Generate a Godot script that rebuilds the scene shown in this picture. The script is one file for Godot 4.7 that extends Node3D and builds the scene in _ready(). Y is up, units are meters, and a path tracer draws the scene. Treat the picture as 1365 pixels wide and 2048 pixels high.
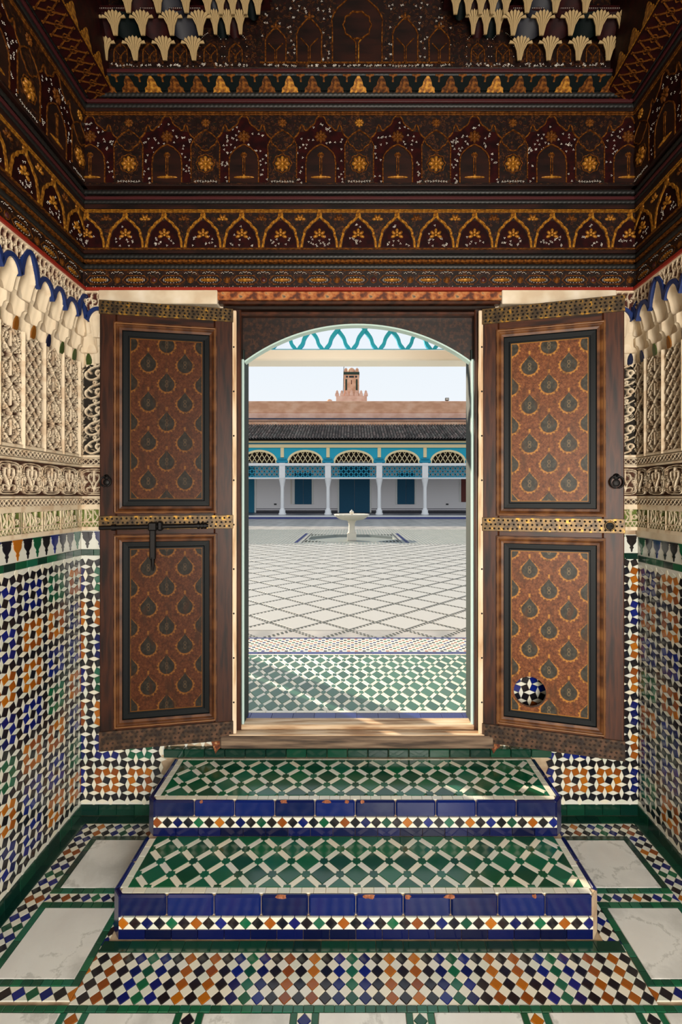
extends Node3D
# A tiled vestibule whose painted double door stands open on a sunlit courtyard. y up, metres; the camera looks along -z and «d» is the distance in front of it.

const F := 950.0
const EYE := 1.5
const U0 := 704.0
const V0 := 993.0
const DB := 2.233          # distance of the wall with the door
const XL := -1.274         # its left and right corners
const XR := 1.347
const SL := -0.0305        # how far the side walls run out of parallel
const SR := 0.0432
const YC := 0.42           # the courtyard's paving
const TOP := 2.4546        # top of the plaster, underside of the cornice

var rng := RandomNumberGenerator.new()
var counts := {}
var M := {}

# ---------------------------------------------------------------- mesh building
class Mb:
	var v := PackedVector3Array()
	var n := PackedVector3Array()
	var t := PackedVector2Array()
	var c := PackedColorArray()
	var ix := PackedInt32Array()
	var col := Color.WHITE

	func tri(a: Vector3, b: Vector3, d: Vector3) -> void:   # counter-clockwise seen from outside
		var nn := (b - a).cross(d - a).normalized()
		var k := v.size()
		v.append(a); v.append(b); v.append(d)
		for i in 3:
			n.append(nn); c.append(col); t.append(Vector2.ZERO)
		ix.append(k); ix.append(k + 2); ix.append(k + 1)

	func quad(a: Vector3, b: Vector3, d: Vector3, e: Vector3) -> void:
		var nn := (d - a).cross(e - b).normalized()
		var k := v.size()
		v.append(a); v.append(b); v.append(d); v.append(e)
		for i in 4:
			n.append(nn); c.append(col)
		t.append(Vector2(0, 1)); t.append(Vector2(1, 1)); t.append(Vector2(1, 0)); t.append(Vector2(0, 0))
		for i in [0, 2, 1, 0, 3, 2]:
			ix.append(k + i)

	func box(a: Vector3, b: Vector3, ch := 0.0) -> void:    # a box with chamfered edges
		var m := (a + b) * 0.5
		var h := (b - a).abs() * 0.5
		var g := minf(ch, minf(h.x, minf(h.y, h.z)) * 0.9)
		for ax in 3:
			for s in [-1.0, 1.0]:
				var p := Vector3.ZERO
				p[ax] = s * h[ax]
				var u := Vector3.ZERO
				var w := Vector3.ZERO
				u[(ax + 1) % 3] = h[(ax + 1) % 3] - g
				w[(ax + 2) % 3] = (h[(ax + 2) % 3] - g) * s
				quad(m + p - u - w, m + p + u - w, m + p + u + w, m + p - u + w)
		if g <= 0.0:
			return
		for ax in 3:
			var i := (ax + 1) % 3
			var j := (ax + 2) % 3
			for si in [-1.0, 1.0]:
				for sj in [-1.0, 1.0]:
					var p := Vector3.ZERO
					var q := Vector3.ZERO
					p[i] = si * h[i]; p[j] = sj * (h[j] - g)
					q[i] = si * (h[i] - g); q[j] = sj * h[j]
					var e := Vector3.ZERO
					e[ax] = (h[ax] - g) * si * sj
					flipped(m + p - e, m + p + e, m + q + e, m + q - e, m)
		for sx in [-1.0, 1.0]:
			for sy in [-1.0, 1.0]:
				for sz in [-1.0, 1.0]:
					var sg := Vector3(sx, sy, sz)
					var p := m + sg * Vector3(h.x, h.y - g, h.z - g)
					var q := m + sg * Vector3(h.x - g, h.y, h.z - g)
					var r := m + sg * Vector3(h.x - g, h.y - g, h.z)
					if (q - p).cross(r - p).dot(sg) > 0.0:
						tri(p, q, r)
					else:
						tri(p, r, q)

	func flipped(a: Vector3, b: Vector3, d: Vector3, e: Vector3, m: Vector3) -> void:   # a quad that looks away from m
		if (b - a).cross(e - a).dot((a + d) * 0.5 - m) > 0.0:
			quad(a, b, d, e)
		else:
			quad(a, e, d, b)

	func inset(p: PackedVector2Array, g: float) -> PackedVector2Array:
		var o := PackedVector2Array()
		var k := p.size()
		for i in k:
			var e1 := (p[i] - p[(i + k - 1) % k]).normalized()
			var e2 := (p[(i + 1) % k] - p[i]).normalized()
			var n1 := Vector2(-e1.y, e1.x)
			var n2 := Vector2(-e2.y, e2.x)
			o.append(p[i] + g * (n1 + n2) / maxf(1.0 + n1.dot(n2), 0.35))
		return o

	func prism(poly: PackedVector2Array, z0: float, z1: float, g := 0.0) -> void:   # outline in x, y; front at z1
		var p := poly
		if Geometry2D.is_polygon_clockwise(p):
			p = p.duplicate()
			p.reverse()
		var k := p.size()
		var q := inset(p, g) if g > 0.0 else p
		for i in k:
			var j := (i + 1) % k
			quad(Vector3(p[i].x, p[i].y, z0), Vector3(p[j].x, p[j].y, z0), Vector3(p[j].x, p[j].y, z1 - g), Vector3(p[i].x, p[i].y, z1 - g))
			if g > 0.0:
				quad(Vector3(p[i].x, p[i].y, z1 - g), Vector3(p[j].x, p[j].y, z1 - g), Vector3(q[j].x, q[j].y, z1), Vector3(q[i].x, q[i].y, z1))
		var f := Geometry2D.triangulate_polygon(q)
		if f.is_empty():
			f = PackedInt32Array()
			for i in range(1, k - 1):
				f.append_array([0, i, i + 1])
		for i in range(0, f.size(), 3):
			var a := q[f[i]]
			var b := q[f[i + 1]]
			var d := q[f[i + 2]]
			if (b - a).cross(d - a) < 0.0:
				var s := b
				b = d
				d = s
			tri(Vector3(a.x, a.y, z1), Vector3(b.x, b.y, z1), Vector3(d.x, d.y, z1))

	func ribbon(path: PackedVector2Array, w: float, z0: float, z1: float, closed := false) -> void:   # a flat strip along a path
		var k := path.size()
		var l := PackedVector2Array()
		var r := PackedVector2Array()
		for i in k:
			var a := path[(i + k - 1) % k] if closed or i > 0 else path[i]
			var b := path[(i + 1) % k] if closed or i < k - 1 else path[i]
			var e := (b - a).normalized()
			var s := Vector2(-e.y, e.x) * w * 0.5
			l.append(path[i] + s)
			r.append(path[i] - s)
		for i in (k if closed else k - 1):
			var j := (i + 1) % k
			var zt := z1
			quad(Vector3(r[i].x, r[i].y, zt), Vector3(r[j].x, r[j].y, zt), Vector3(l[j].x, l[j].y, zt), Vector3(l[i].x, l[i].y, zt))
			quad(Vector3(r[i].x, r[i].y, z0), Vector3(r[j].x, r[j].y, z0), Vector3(r[j].x, r[j].y, zt), Vector3(r[i].x, r[i].y, zt))
			quad(Vector3(l[j].x, l[j].y, z0), Vector3(l[i].x, l[i].y, z0), Vector3(l[i].x, l[i].y, zt), Vector3(l[j].x, l[j].y, zt))

	func sheet(rows: Array, around := false) -> void:       # a smooth net of points; the rows run counter-clockwise upwards seen from outside
		var k := v.size()
		var h := rows.size()
		var w: int = rows[0].size()
		for r in rows:
			v.append_array(r)
		var nn := PackedVector3Array()
		nn.resize(h * w)
		for j in h - 1:
			for i in (w if around else w - 1):
				var a := j * w + i
				var b := j * w + (i + 1) % w
				var d := b + w
				var e := a + w
				var f := (v[k + d] - v[k + a]).cross(v[k + e] - v[k + b])
				nn[a] += f; nn[b] += f; nn[d] += f; nn[e] += f
				ix.append_array([k + a, k + d, k + b, k + a, k + e, k + d])
		for i in h * w:
			n.append(nn[i].normalized())
			c.append(col)
			t.append(Vector2(float(i % w) / (w - 1), 1.0 - float(i / w) / (h - 1)))

	func lathe(prof: PackedVector2Array, sides := 24, lobes := 0, depth := 0.0) -> void:   # profile of (radius, y), from the bottom up
		var rows := []
		for p in prof:
			var r := PackedVector3Array()
			for i in sides:
				var a := -TAU * i / sides
				var k := p.x * (1.0 + depth * cos(a * lobes)) if lobes else p.x
				r.append(Vector3(cos(a) * k, p.y, sin(a) * k))
			rows.append(r)
		sheet(rows, true)

	func tube(path: PackedVector3Array, r: float, sides := 8, r_end := -1.0) -> void:
		var rows := []
		var up := Vector3.UP
		for i in path.size():
			var e := (path[mini(i + 1, path.size() - 1)] - path[maxi(i - 1, 0)]).normalized()
			if absf(e.dot(up)) > 0.95:
				up = Vector3.RIGHT
			var x := up.cross(e).normalized()
			var y := e.cross(x)
			var q := r if r_end < 0.0 else lerpf(r, r_end, float(i) / (path.size() - 1))
			var row := PackedVector3Array()
			for k in sides:
				row.append(path[i] + (x * cos(TAU * k / sides) + y * sin(TAU * k / sides)) * q)
			rows.append(row)
		sheet(rows, true)

	func dome(p: Vector2, rx: float, ry: float, h: float, turn := 0.0, z := 0.0, sides := 10) -> void:   # a low half-ellipsoid on the plane z
		var rows := []
		for j in 4:
			var a := PI / 2 * j / 3.0
			var row := PackedVector3Array()
			for i in sides:
				var q := Vector2(cos(TAU * i / sides) * rx, sin(TAU * i / sides) * ry).rotated(turn) * maxf(cos(a), 0.02) + p
				row.append(Vector3(q.x, q.y, z + h * sin(a)))
			rows.append(row)
		sheet(rows, true)

	func join(me: Mesh, at: Transform3D, tint: Color) -> void:
		var a := me.surface_get_arrays(0)
		var k := v.size()
		var vs: PackedVector3Array = a[Mesh.ARRAY_VERTEX]
		var ns: PackedVector3Array = a[Mesh.ARRAY_NORMAL]
		for i in vs.size():
			v.append(at * vs[i])
			n.append(at.basis * ns[i])
			c.append(tint)
			t.append(Vector2.ZERO)
		for i in a[Mesh.ARRAY_INDEX]:
			ix.append(k + i)

	func mesh() -> ArrayMesh:
		var m := ArrayMesh.new()
		var a := []
		a.resize(Mesh.ARRAY_MAX)
		a[Mesh.ARRAY_VERTEX] = v
		a[Mesh.ARRAY_NORMAL] = n
		a[Mesh.ARRAY_TEX_UV] = t
		a[Mesh.ARRAY_COLOR] = c
		a[Mesh.ARRAY_INDEX] = ix
		m.add_surface_from_arrays(Mesh.PRIMITIVE_TRIANGLES, a)
		return m

# ---------------------------------------------------------------- carved plaster: strokes cut out of a flat ground, meshed as real relief
class Relief:
	var w: float
	var h: float
	var res: float
	var nx: int
	var ny: int
	var z := PackedFloat32Array()

	func _init(width: float, height: float, cell: float) -> void:
		w = width
		h = height
		nx = int(round(width / cell)) + 1
		ny = int(round(height / cell)) + 1
		res = width / (nx - 1)
		z.resize(nx * ny)

	func stroke(p: PackedVector2Array, wd: float, top := 1.0, round_ := 0.35) -> void:
		var r := wd * 0.5
		var ry := h / (ny - 1)
		for s in p.size() - 1:
			var a := p[s]
			var b := p[s + 1]
			var ab := b - a
			var l2 := maxf(ab.length_squared(), 1e-9)
			var i0 := maxi(0, int((minf(a.x, b.x) - r) / res))
			var i1 := mini(nx - 1, int((maxf(a.x, b.x) + r) / res) + 1)
			var j0 := maxi(0, int((minf(a.y, b.y) - r) / ry))
			var j1 := mini(ny - 1, int((maxf(a.y, b.y) + r) / ry) + 1)
			for j in range(j0, j1 + 1):
				for i in range(i0, i1 + 1):
					var q := Vector2(i * res, j * ry) - a
					var d := (q - ab * clampf(q.dot(ab) / l2, 0.0, 1.0)).length() / r
					if d < 1.15:
						var k := top * (1.0 - round_ * d * d) * clampf((1.15 - d) / 0.3, 0.0, 1.0)
						if k > z[j * nx + i]:
							z[j * nx + i] = k

	func fill(x0: float, y0: float, x1: float, y1: float, top := 1.0) -> void:
		var ry := h / (ny - 1)
		for j in range(maxi(0, int(ceil(y0 / ry - 0.01))), mini(ny - 1, int(floor(y1 / ry + 0.01))) + 1):
			for i in range(maxi(0, int(ceil(x0 / res - 0.01))), mini(nx - 1, int(floor(x1 / res + 0.01))) + 1):
				z[j * nx + i] = maxf(z[j * nx + i], top)

	func mesh(depth: float, face: Color, ground: Color, keep = null) -> ArrayMesh:
		var stain := FastNoiseLite.new()
		stain.frequency = 0.12
		stain.fractal_octaves = 4
		var m := Mb.new()
		var ry := h / (ny - 1)
		m.v.resize(nx * ny); m.n.resize(nx * ny); m.c.resize(nx * ny); m.t.resize(nx * ny)
		for j in ny:
			for i in nx:
				var k := j * nx + i
				var gx := (z[k + (1 if i < nx - 1 else 0)] - z[k - (1 if i > 0 else 0)]) * depth / (res * (2.0 if i > 0 and i < nx - 1 else 1.0))
				var gy := (z[k + (nx if j < ny - 1 else 0)] - z[k - (nx if j > 0 else 0)]) * depth / (ry * (2.0 if j > 0 and j < ny - 1 else 1.0))
				m.v[k] = Vector3(i * res, j * ry, z[k] * depth)
				m.n[k] = Vector3(-gx, -gy, 1.0).normalized()
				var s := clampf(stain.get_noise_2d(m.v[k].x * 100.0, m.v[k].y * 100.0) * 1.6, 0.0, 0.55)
				m.c[k] = ground.lerp(face.lerp(Color(0.5, 0.33, 0.19), s), clampf(z[k] * 1.9 - 0.45, 0.0, 1.0))  # darker with depth: ground pigment, with shade painted into the recesses
		for j in ny - 1:
			for i in nx - 1:
				if keep != null and not keep.call((i + 0.5) * res, (j + 0.5) * ry):
					continue
				var a := j * nx + i
				m.ix.append(a); m.ix.append(a + nx + 1); m.ix.append(a + 1)
				m.ix.append(a); m.ix.append(a + nx); m.ix.append(a + nx + 1)
		return m.mesh()

# ---------------------------------------------------------------- nodes
func called(parent: Node, nm: String) -> String:
	var key := str(parent.get_instance_id()) + nm
	counts[key] = counts.get(key, -1) + 1
	return nm if counts[key] == 0 else "%s_%03d" % [nm, counts[key]]

func part(parent: Node3D, nm: String, mesh: Mesh, mat: Material, at := Transform3D()) -> MeshInstance3D:
	var o := MeshInstance3D.new()
	o.name = called(parent, nm)
	o.mesh = mesh
	o.material_override = mat
	o.transform = at
	parent.add_child(o, true)
	return o

func thing(nm: String, label: String, category: String, kind := "", group := "") -> Node3D:
	var o := Node3D.new()
	o.name = called(self, nm)
	o.set_meta("label", label)
	o.set_meta("category", category)
	if kind != "":
		o.set_meta("kind", kind)
	if group != "":
		o.set_meta("group", group)
	add_child(o, true)
	return o

func many(parent: Node3D, nm: String, mesh: Mesh, mat: Material, at: Array, tints = null) -> void:   # what is too small or too many to be parts
	if at.is_empty():
		return
	var m := MultiMesh.new()
	m.transform_format = MultiMesh.TRANSFORM_3D
	m.use_colors = tints != null
	m.instance_count = at.size()
	m.mesh = mesh
	for i in at.size():
		m.set_instance_transform(i, at[i])
		if tints != null:
			m.set_instance_color(i, tints[i])
	var o := MultiMeshInstance3D.new()
	o.name = called(parent, nm)
	o.multimesh = m
	o.material_override = mat
	o.set_meta("kind", "stuff")
	parent.add_child(o, true)

func at(px: float, py: float, d: float) -> Vector3:        # the point at distance d that the photograph shows at (px, py)
	return Vector3((px - U0) * d / F, EYE - (py - V0) * d / F, -d)

func seen(p: Vector3) -> bool:
	var d := -p.z
	return d > 0.3 and absf(p.x * F / d + U0 - 682.5) < 690.0 and absf(V0 - (p.y - EYE) * F / d - 1024.0) < 1030.0

func box_part(parent: Node3D, nm: String, a: Vector3, b: Vector3, mat: Material, ch := 0.004) -> MeshInstance3D:
	var m := Mb.new()
	m.box(a, b, ch)
	return part(parent, nm, m.mesh(), mat)

func rect(x0: float, y0: float, x1: float, y1: float) -> PackedVector2Array:
	return PackedVector2Array([Vector2(x0, y0), Vector2(x1, y0), Vector2(x1, y1), Vector2(x0, y1)])

func moved(p: PackedVector2Array, o: Vector2, turn := 0.0) -> PackedVector2Array:
	var q := PackedVector2Array()
	for a in p:
		q.append(a.rotated(turn) + o)
	return q

func prism_mesh(p: PackedVector2Array, z0: float, z1: float, g: float) -> ArrayMesh:
	var m := Mb.new()
	m.prism(p, z0, z1, g)
	return m.mesh()

# ---------------------------------------------------------------- materials
func plain(nm: String, c: Color, rough := 0.6, metal := 0.0) -> StandardMaterial3D:
	var m := StandardMaterial3D.new()
	m.resource_name = nm
	m.albedo_color = c
	m.roughness = rough
	m.metallic = metal
	M[nm] = m
	return m

func noise(freq: float, size: int, ramp: Array, fractal := 4, kind := FastNoiseLite.TYPE_SIMPLEX_SMOOTH, warp := 0.0, sd := 1) -> NoiseTexture2D:
	var f := FastNoiseLite.new()
	f.seed = sd
	f.noise_type = kind
	f.frequency = freq
	f.fractal_octaves = fractal
	if warp > 0.0:
		f.domain_warp_enabled = true
		f.domain_warp_amplitude = warp
		f.domain_warp_frequency = freq * 0.7
	var t := NoiseTexture2D.new()
	t.width = size
	t.height = size
	t.seamless = true
	t.noise = f
	var g := Gradient.new()
	g.offsets = PackedFloat32Array()
	g.colors = PackedColorArray()
	var off := PackedFloat32Array()
	var cols := PackedColorArray()
	for r in ramp:
		off.append(r[0])
		cols.append(r[1])
	g.offsets = off
	g.colors = cols
	t.color_ramp = g
	return t

func grain(nm: String, tex: Texture2D, scale: Vector3, rough := 0.5, world := true) -> StandardMaterial3D:
	var m := plain(nm, Color.WHITE, rough)
	m.albedo_texture = tex
	m.uv1_triplanar = true
	m.uv1_world_triplanar = world
	m.uv1_scale = scale
	return m

func glaze(nm: String, shades: Array, rough := 0.2) -> void:      # a few firings of one glaze
	for i in shades.size():
		plain(nm + str(i), shades[i], rough).metallic_specular = 0.6
	M[nm] = shades.size()

func fired(nm: String) -> Material:
	return M[nm + str(rng.randi() % int(M[nm]))]

func materials() -> void:
	glaze("black", [Color(0.085, 0.08, 0.1), Color(0.1, 0.09, 0.11), Color(0.12, 0.1, 0.11), Color(0.075, 0.085, 0.125)], 0.16)
	glaze("blue", [Color(0.03, 0.085, 0.36), Color(0.025, 0.07, 0.3), Color(0.04, 0.11, 0.42)], 0.16)
	glaze("green", [Color(0.05, 0.31, 0.2), Color(0.06, 0.36, 0.23), Color(0.05, 0.27, 0.19), Color(0.09, 0.36, 0.27)], 0.16)
	glaze("dark_green", [Color(0.035, 0.2, 0.15), Color(0.03, 0.17, 0.14), Color(0.045, 0.24, 0.17)], 0.16)
	glaze("orange", [Color(0.66, 0.38, 0.06), Color(0.58, 0.31, 0.05), Color(0.5, 0.25, 0.06)], 0.2)
	glaze("white", [Color(0.86, 0.85, 0.79), Color(0.84, 0.84, 0.8), Color(0.88, 0.86, 0.78), Color(0.82, 0.83, 0.77)], 0.22)
	glaze("cobalt", [Color(0.012, 0.085, 0.31), Color(0.015, 0.1, 0.35), Color(0.01, 0.07, 0.26)], 0.17)
	glaze("navy", [Color(0.015, 0.04, 0.22), Color(0.012, 0.03, 0.18), Color(0.02, 0.05, 0.26)], 0.17)
	grain("grout", noise(0.02, 128, [[0.2, Color(0.62, 0.52, 0.42)], [0.8, Color(0.74, 0.66, 0.55)]]), Vector3(4, 4, 4), 0.9)
	grain("marble", noise(0.006, 512, [[0.0, Color(0.7, 0.7, 0.68)], [0.35, Color(0.84, 0.84, 0.82)], [0.47, Color(0.88, 0.88, 0.86)], [0.5, Color(0.74, 0.74, 0.72)], [0.53, Color(0.88, 0.88, 0.86)], [1.0, Color(0.83, 0.82, 0.8)]], 6, FastNoiseLite.TYPE_SIMPLEX_SMOOTH, 60.0), Vector3(0.7, 0.7, 0.7), 0.2)
	grain("plaster", noise(0.01, 256, [[0.2, Color(0.8, 0.72, 0.61)], [0.55, Color(0.86, 0.8, 0.7)], [0.85, Color(0.9, 0.85, 0.77)]]), Vector3(2, 2, 2), 0.85)
	var st := plain("stucco", Color.WHITE, 0.85)
	st.vertex_color_use_as_albedo = true
	var wood := [[0.15, Color(0.115, 0.055, 0.033)], [0.4, Color(0.235, 0.115, 0.062)], [0.6, Color(0.29, 0.15, 0.078)], [0.85, Color(0.18, 0.09, 0.052)]]
	grain("wood", noise(0.02, 256, wood, 5), Vector3(5, 0.5, 5), 0.42, false)
	grain("wood_across", noise(0.02, 256, wood, 5, FastNoiseLite.TYPE_SIMPLEX_SMOOTH, 0.0, 2), Vector3(0.5, 5, 5), 0.42, false)
	grain("old_wood", noise(0.02, 256, [[0.1, Color(0.2, 0.155, 0.12)], [0.5, Color(0.4, 0.325, 0.26)], [0.9, Color(0.52, 0.44, 0.36)]], 5), Vector3(0.6, 7, 7), 0.75)
	grain("bare_wood", noise(0.02, 256, [[0.1, Color(0.68, 0.52, 0.37)], [0.45, Color(0.85, 0.75, 0.62)], [0.9, Color(0.9, 0.83, 0.74)]], 5), Vector3(5, 0.5, 5), 0.7)
	plain("slate_paint", Color(0.02, 0.036, 0.046), 0.5).metallic_specular = 0.3
	grain("bare_sill", noise(0.02, 256, [[0.1, Color(0.55, 0.4, 0.27)], [0.5, Color(0.8, 0.69, 0.56)], [0.9, Color(0.88, 0.8, 0.7)]], 5), Vector3(0.5, 5, 5), 0.7)
	grain("jamb_wood", noise(0.02, 128, [[0.15, Color(0.1, 0.05, 0.03)], [0.5, Color(0.23, 0.11, 0.055)], [0.85, Color(0.3, 0.15, 0.08)]], 5), Vector3(5, 1, 5), 0.4)
	grain("dark_wood", noise(0.02, 128, [[0.15, Color(0.055, 0.04, 0.035)], [0.5, Color(0.11, 0.07, 0.055)], [0.85, Color(0.16, 0.09, 0.065)]], 5), Vector3(1, 5, 5), 0.45)
	grain("rusty_wood", noise(0.05, 128, [[0.2, Color(0.3, 0.13, 0.06)], [0.6, Color(0.5, 0.27, 0.12)], [0.9, Color(0.7, 0.55, 0.4)]], 4), Vector3(8, 8, 8), 0.8)
	grain("head_paint", noise(0.03, 256, [[0.3, Color(0.09, 0.05, 0.04)], [0.55, Color(0.16, 0.085, 0.055)], [0.7, Color(0.26, 0.15, 0.08)], [0.8, Color(0.12, 0.06, 0.045)]], 5), Vector3(4, 4, 4), 0.42)
	plain("dark_hole", Color(0.02, 0.015, 0.015), 0.8)
	plain("paving_light", Color(0.69, 0.69, 0.68), 0.35)
	plain("grid_tile", Color(0.5, 0.53, 0.52), 0.45)
	plain("porch_floor", Color(0.35, 0.37, 0.42), 0.35)
	plain("white_beam", Color(0.92, 0.915, 0.88), 0.7)
	plain("white_column", Color(0.93, 0.93, 0.93), 0.7)
	plain("dado_dark", Color(0.12, 0.11, 0.16), 0.5)
	plain("slate_tile", Color(0.2, 0.25, 0.34), 0.6)
	plain("cream_terracotta", Color(0.62, 0.47, 0.37), 0.8)
	plain("tower_green", Color(0.08, 0.2, 0.13), 0.5)
	plain("dash_tile", Color(0.36, 0.38, 0.37), 0.5)
	glaze("salmon", [Color(0.68, 0.47, 0.38), Color(0.62, 0.42, 0.33)], 0.35)
	grain("clay", noise(0.05, 128, [[0.2, Color(0.42, 0.22, 0.13)], [0.6, Color(0.58, 0.34, 0.22)], [0.9, Color(0.7, 0.52, 0.4)]], 4), Vector3(12, 12, 12), 0.9)
	plain("mixed_glaze", Color.WHITE, 0.18).vertex_color_use_as_albedo = true
	M.mixed_glaze.metallic_specular = 0.6

func _ready() -> void:
	rng.seed = 7
	# camera: a level lens, shifted
	var cam := Camera3D.new()
	cam.name = "camera"
	cam.near = 0.05
	cam.far = 300.0
	cam.projection = Camera3D.PROJECTION_FRUSTUM
	cam.size = 2048.0 / F * cam.near
	cam.frustum_offset = Vector2((682.5 - U0) / F, (V0 - 1024.0) / F) * cam.near
	cam.position = Vector3(0, EYE, 0)
	add_child(cam)
	cam.current = true
	# sky, sun, an added area light that fills the room from its rear
	var sky := ProceduralSkyMaterial.new()
	sky.sky_top_color = Color(0.86, 0.9, 0.94)
	sky.sky_horizon_color = Color(0.935, 0.945, 0.95)
	sky.sky_curve = 0.2
	sky.ground_horizon_color = Color(0.8, 0.78, 0.74)
	sky.ground_bottom_color = Color(0.6, 0.58, 0.54)
	sky.sky_energy_multiplier = 1.05
	sky.ground_energy_multiplier = 0.6
	var e := Environment.new()
	e.background_mode = Environment.BG_SKY
	e.sky = Sky.new()
	e.sky.sky_material = sky
	e.tonemap_mode = Environment.TONE_MAPPER_LINEAR
	e.tonemap_exposure = 1.0
	e.sdfgi_enabled = true
	e.ssao_enabled = true
	e.ssil_enabled = true
	var we := WorldEnvironment.new()
	we.name = "world"
	we.environment = e
	add_child(we)
	var sun := DirectionalLight3D.new()
	sun.name = "sun"
	sun.sky_mode = DirectionalLight3D.SKY_MODE_LIGHT_ONLY
	sun.light_color = Color(1.0, 0.93, 0.82)
	sun.light_energy = 2.8
	sun.light_angular_distance = 0.6
	sun.shadow_enabled = true
	add_child(sun)
	sun.look_at_from_position(Vector3.ZERO, Vector3(0.76, -0.42, 0.65))
	var rear_fill := AreaLight3D.new()
	rear_fill.name = "added_rear_fill"
	rear_fill.area_size = Vector2(1.2, 2.0)
	rear_fill.light_color = Color(1.0, 0.975, 0.93)
	rear_fill.light_energy = 18.5
	rear_fill.shadow_enabled = true
	add_child(rear_fill)
	rear_fill.position = Vector3(0.7, 1.4, 1.6)
	rear_fill.rotation_degrees = Vector3(0, 18, 0)
	materials()
	shell()
	floor_tiles()
	steps()
	side_zellige()
	stucco()
	cornice()
	doors()
	door_frame()
	courtyard()

# ---------------------------------------------------------------- the room
func frame_back() -> Transform3D:
	return Transform3D(Basis(), Vector3(XL, 0, -DB))

func frame_left() -> Transform3D:     # u runs away from the camera and ends in the corner at 0
	var u := Vector3(SL, 0, -1).normalized()
	return Transform3D(Basis(u, Vector3.UP, u.cross(Vector3.UP)), Vector3(XL, 0, -DB))

func frame_right() -> Transform3D:    # u runs from the corner towards the camera
	var u := Vector3(-SR, 0, 1).normalized()
	return Transform3D(Basis(u, Vector3.UP, u.cross(Vector3.UP)), Vector3(XR, 0, -DB))

func shell() -> void:
	var wb := thing("wall_back", "tiled and carved end wall that holds the painted double door", "wall", "structure")
	var m := Mb.new()
	var z := -DB - 0.006
	m.box(Vector3(XL - 0.3, 0, z - 0.13), Vector3(-0.56, 4.3, z))
	m.box(Vector3(0.62, 0, z - 0.13), Vector3(XR + 0.3, 4.3, z))
	m.box(Vector3(-0.56, 2.42, z - 0.13), Vector3(0.62, 4.3, z))
	m.box(Vector3(-0.56, 0, z - 0.13), Vector3(0.62, 0.34, z))
	part(wb, "wall_core", m.mesh(), M.grout)
	var wl := thing("wall_left", "left side wall, mosaic tile below carved white plaster, brightly lit", "wall", "structure")
	wl.transform = frame_left()
	box_part(wl, "wall_core", Vector3(-4.1, 0, -0.25), Vector3(0.1, 4.3, -0.006), M.grout, 0.0)
	var wr := thing("wall_right", "right side wall, mosaic tile below carved white plaster, in shade", "wall", "structure")
	wr.transform = frame_right()
	box_part(wr, "wall_core", Vector3(-0.1, 0, -0.25), Vector3(4.1, 4.3, -0.006), M.grout, 0.0)
	var rear := thing("wall_rear", "plain plastered wall behind the viewer with a wide doorway", "wall", "structure")
	m = Mb.new()
	m.box(Vector3(-1.6, 0, 1.7), Vector3(-0.8, 4.3, 1.9))
	m.box(Vector3(1.2, 0, 1.7), Vector3(1.6, 4.3, 1.9))
	m.box(Vector3(-0.8, 3.1, 1.7), Vector3(1.2, 4.3, 1.9))
	part(rear, "wall_core", m.mesh(), M.plaster)
	var cl := thing("ceiling", "dark wooden ceiling above the painted cornice", "ceiling", "structure")
	box_part(cl, "ceiling_boards", Vector3(-1.6, 4.2, -2.4), Vector3(1.7, 4.35, 1.9), M.wood, 0.0)

func uncovered(p: Vector3) -> bool:   # not hidden by the open door leaves
	var x := U0 + p.x * F / -p.z
	var y := V0 - (p.y - EYE) * F / -p.z
	if Vector2(x - 1062, y - 1386).length() < 32:
		return true
	if y > 602 and y < 1492 and (x > 204 and x < 470 or x > 962 and x < 1245):
		return false
	return seen(p)

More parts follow.
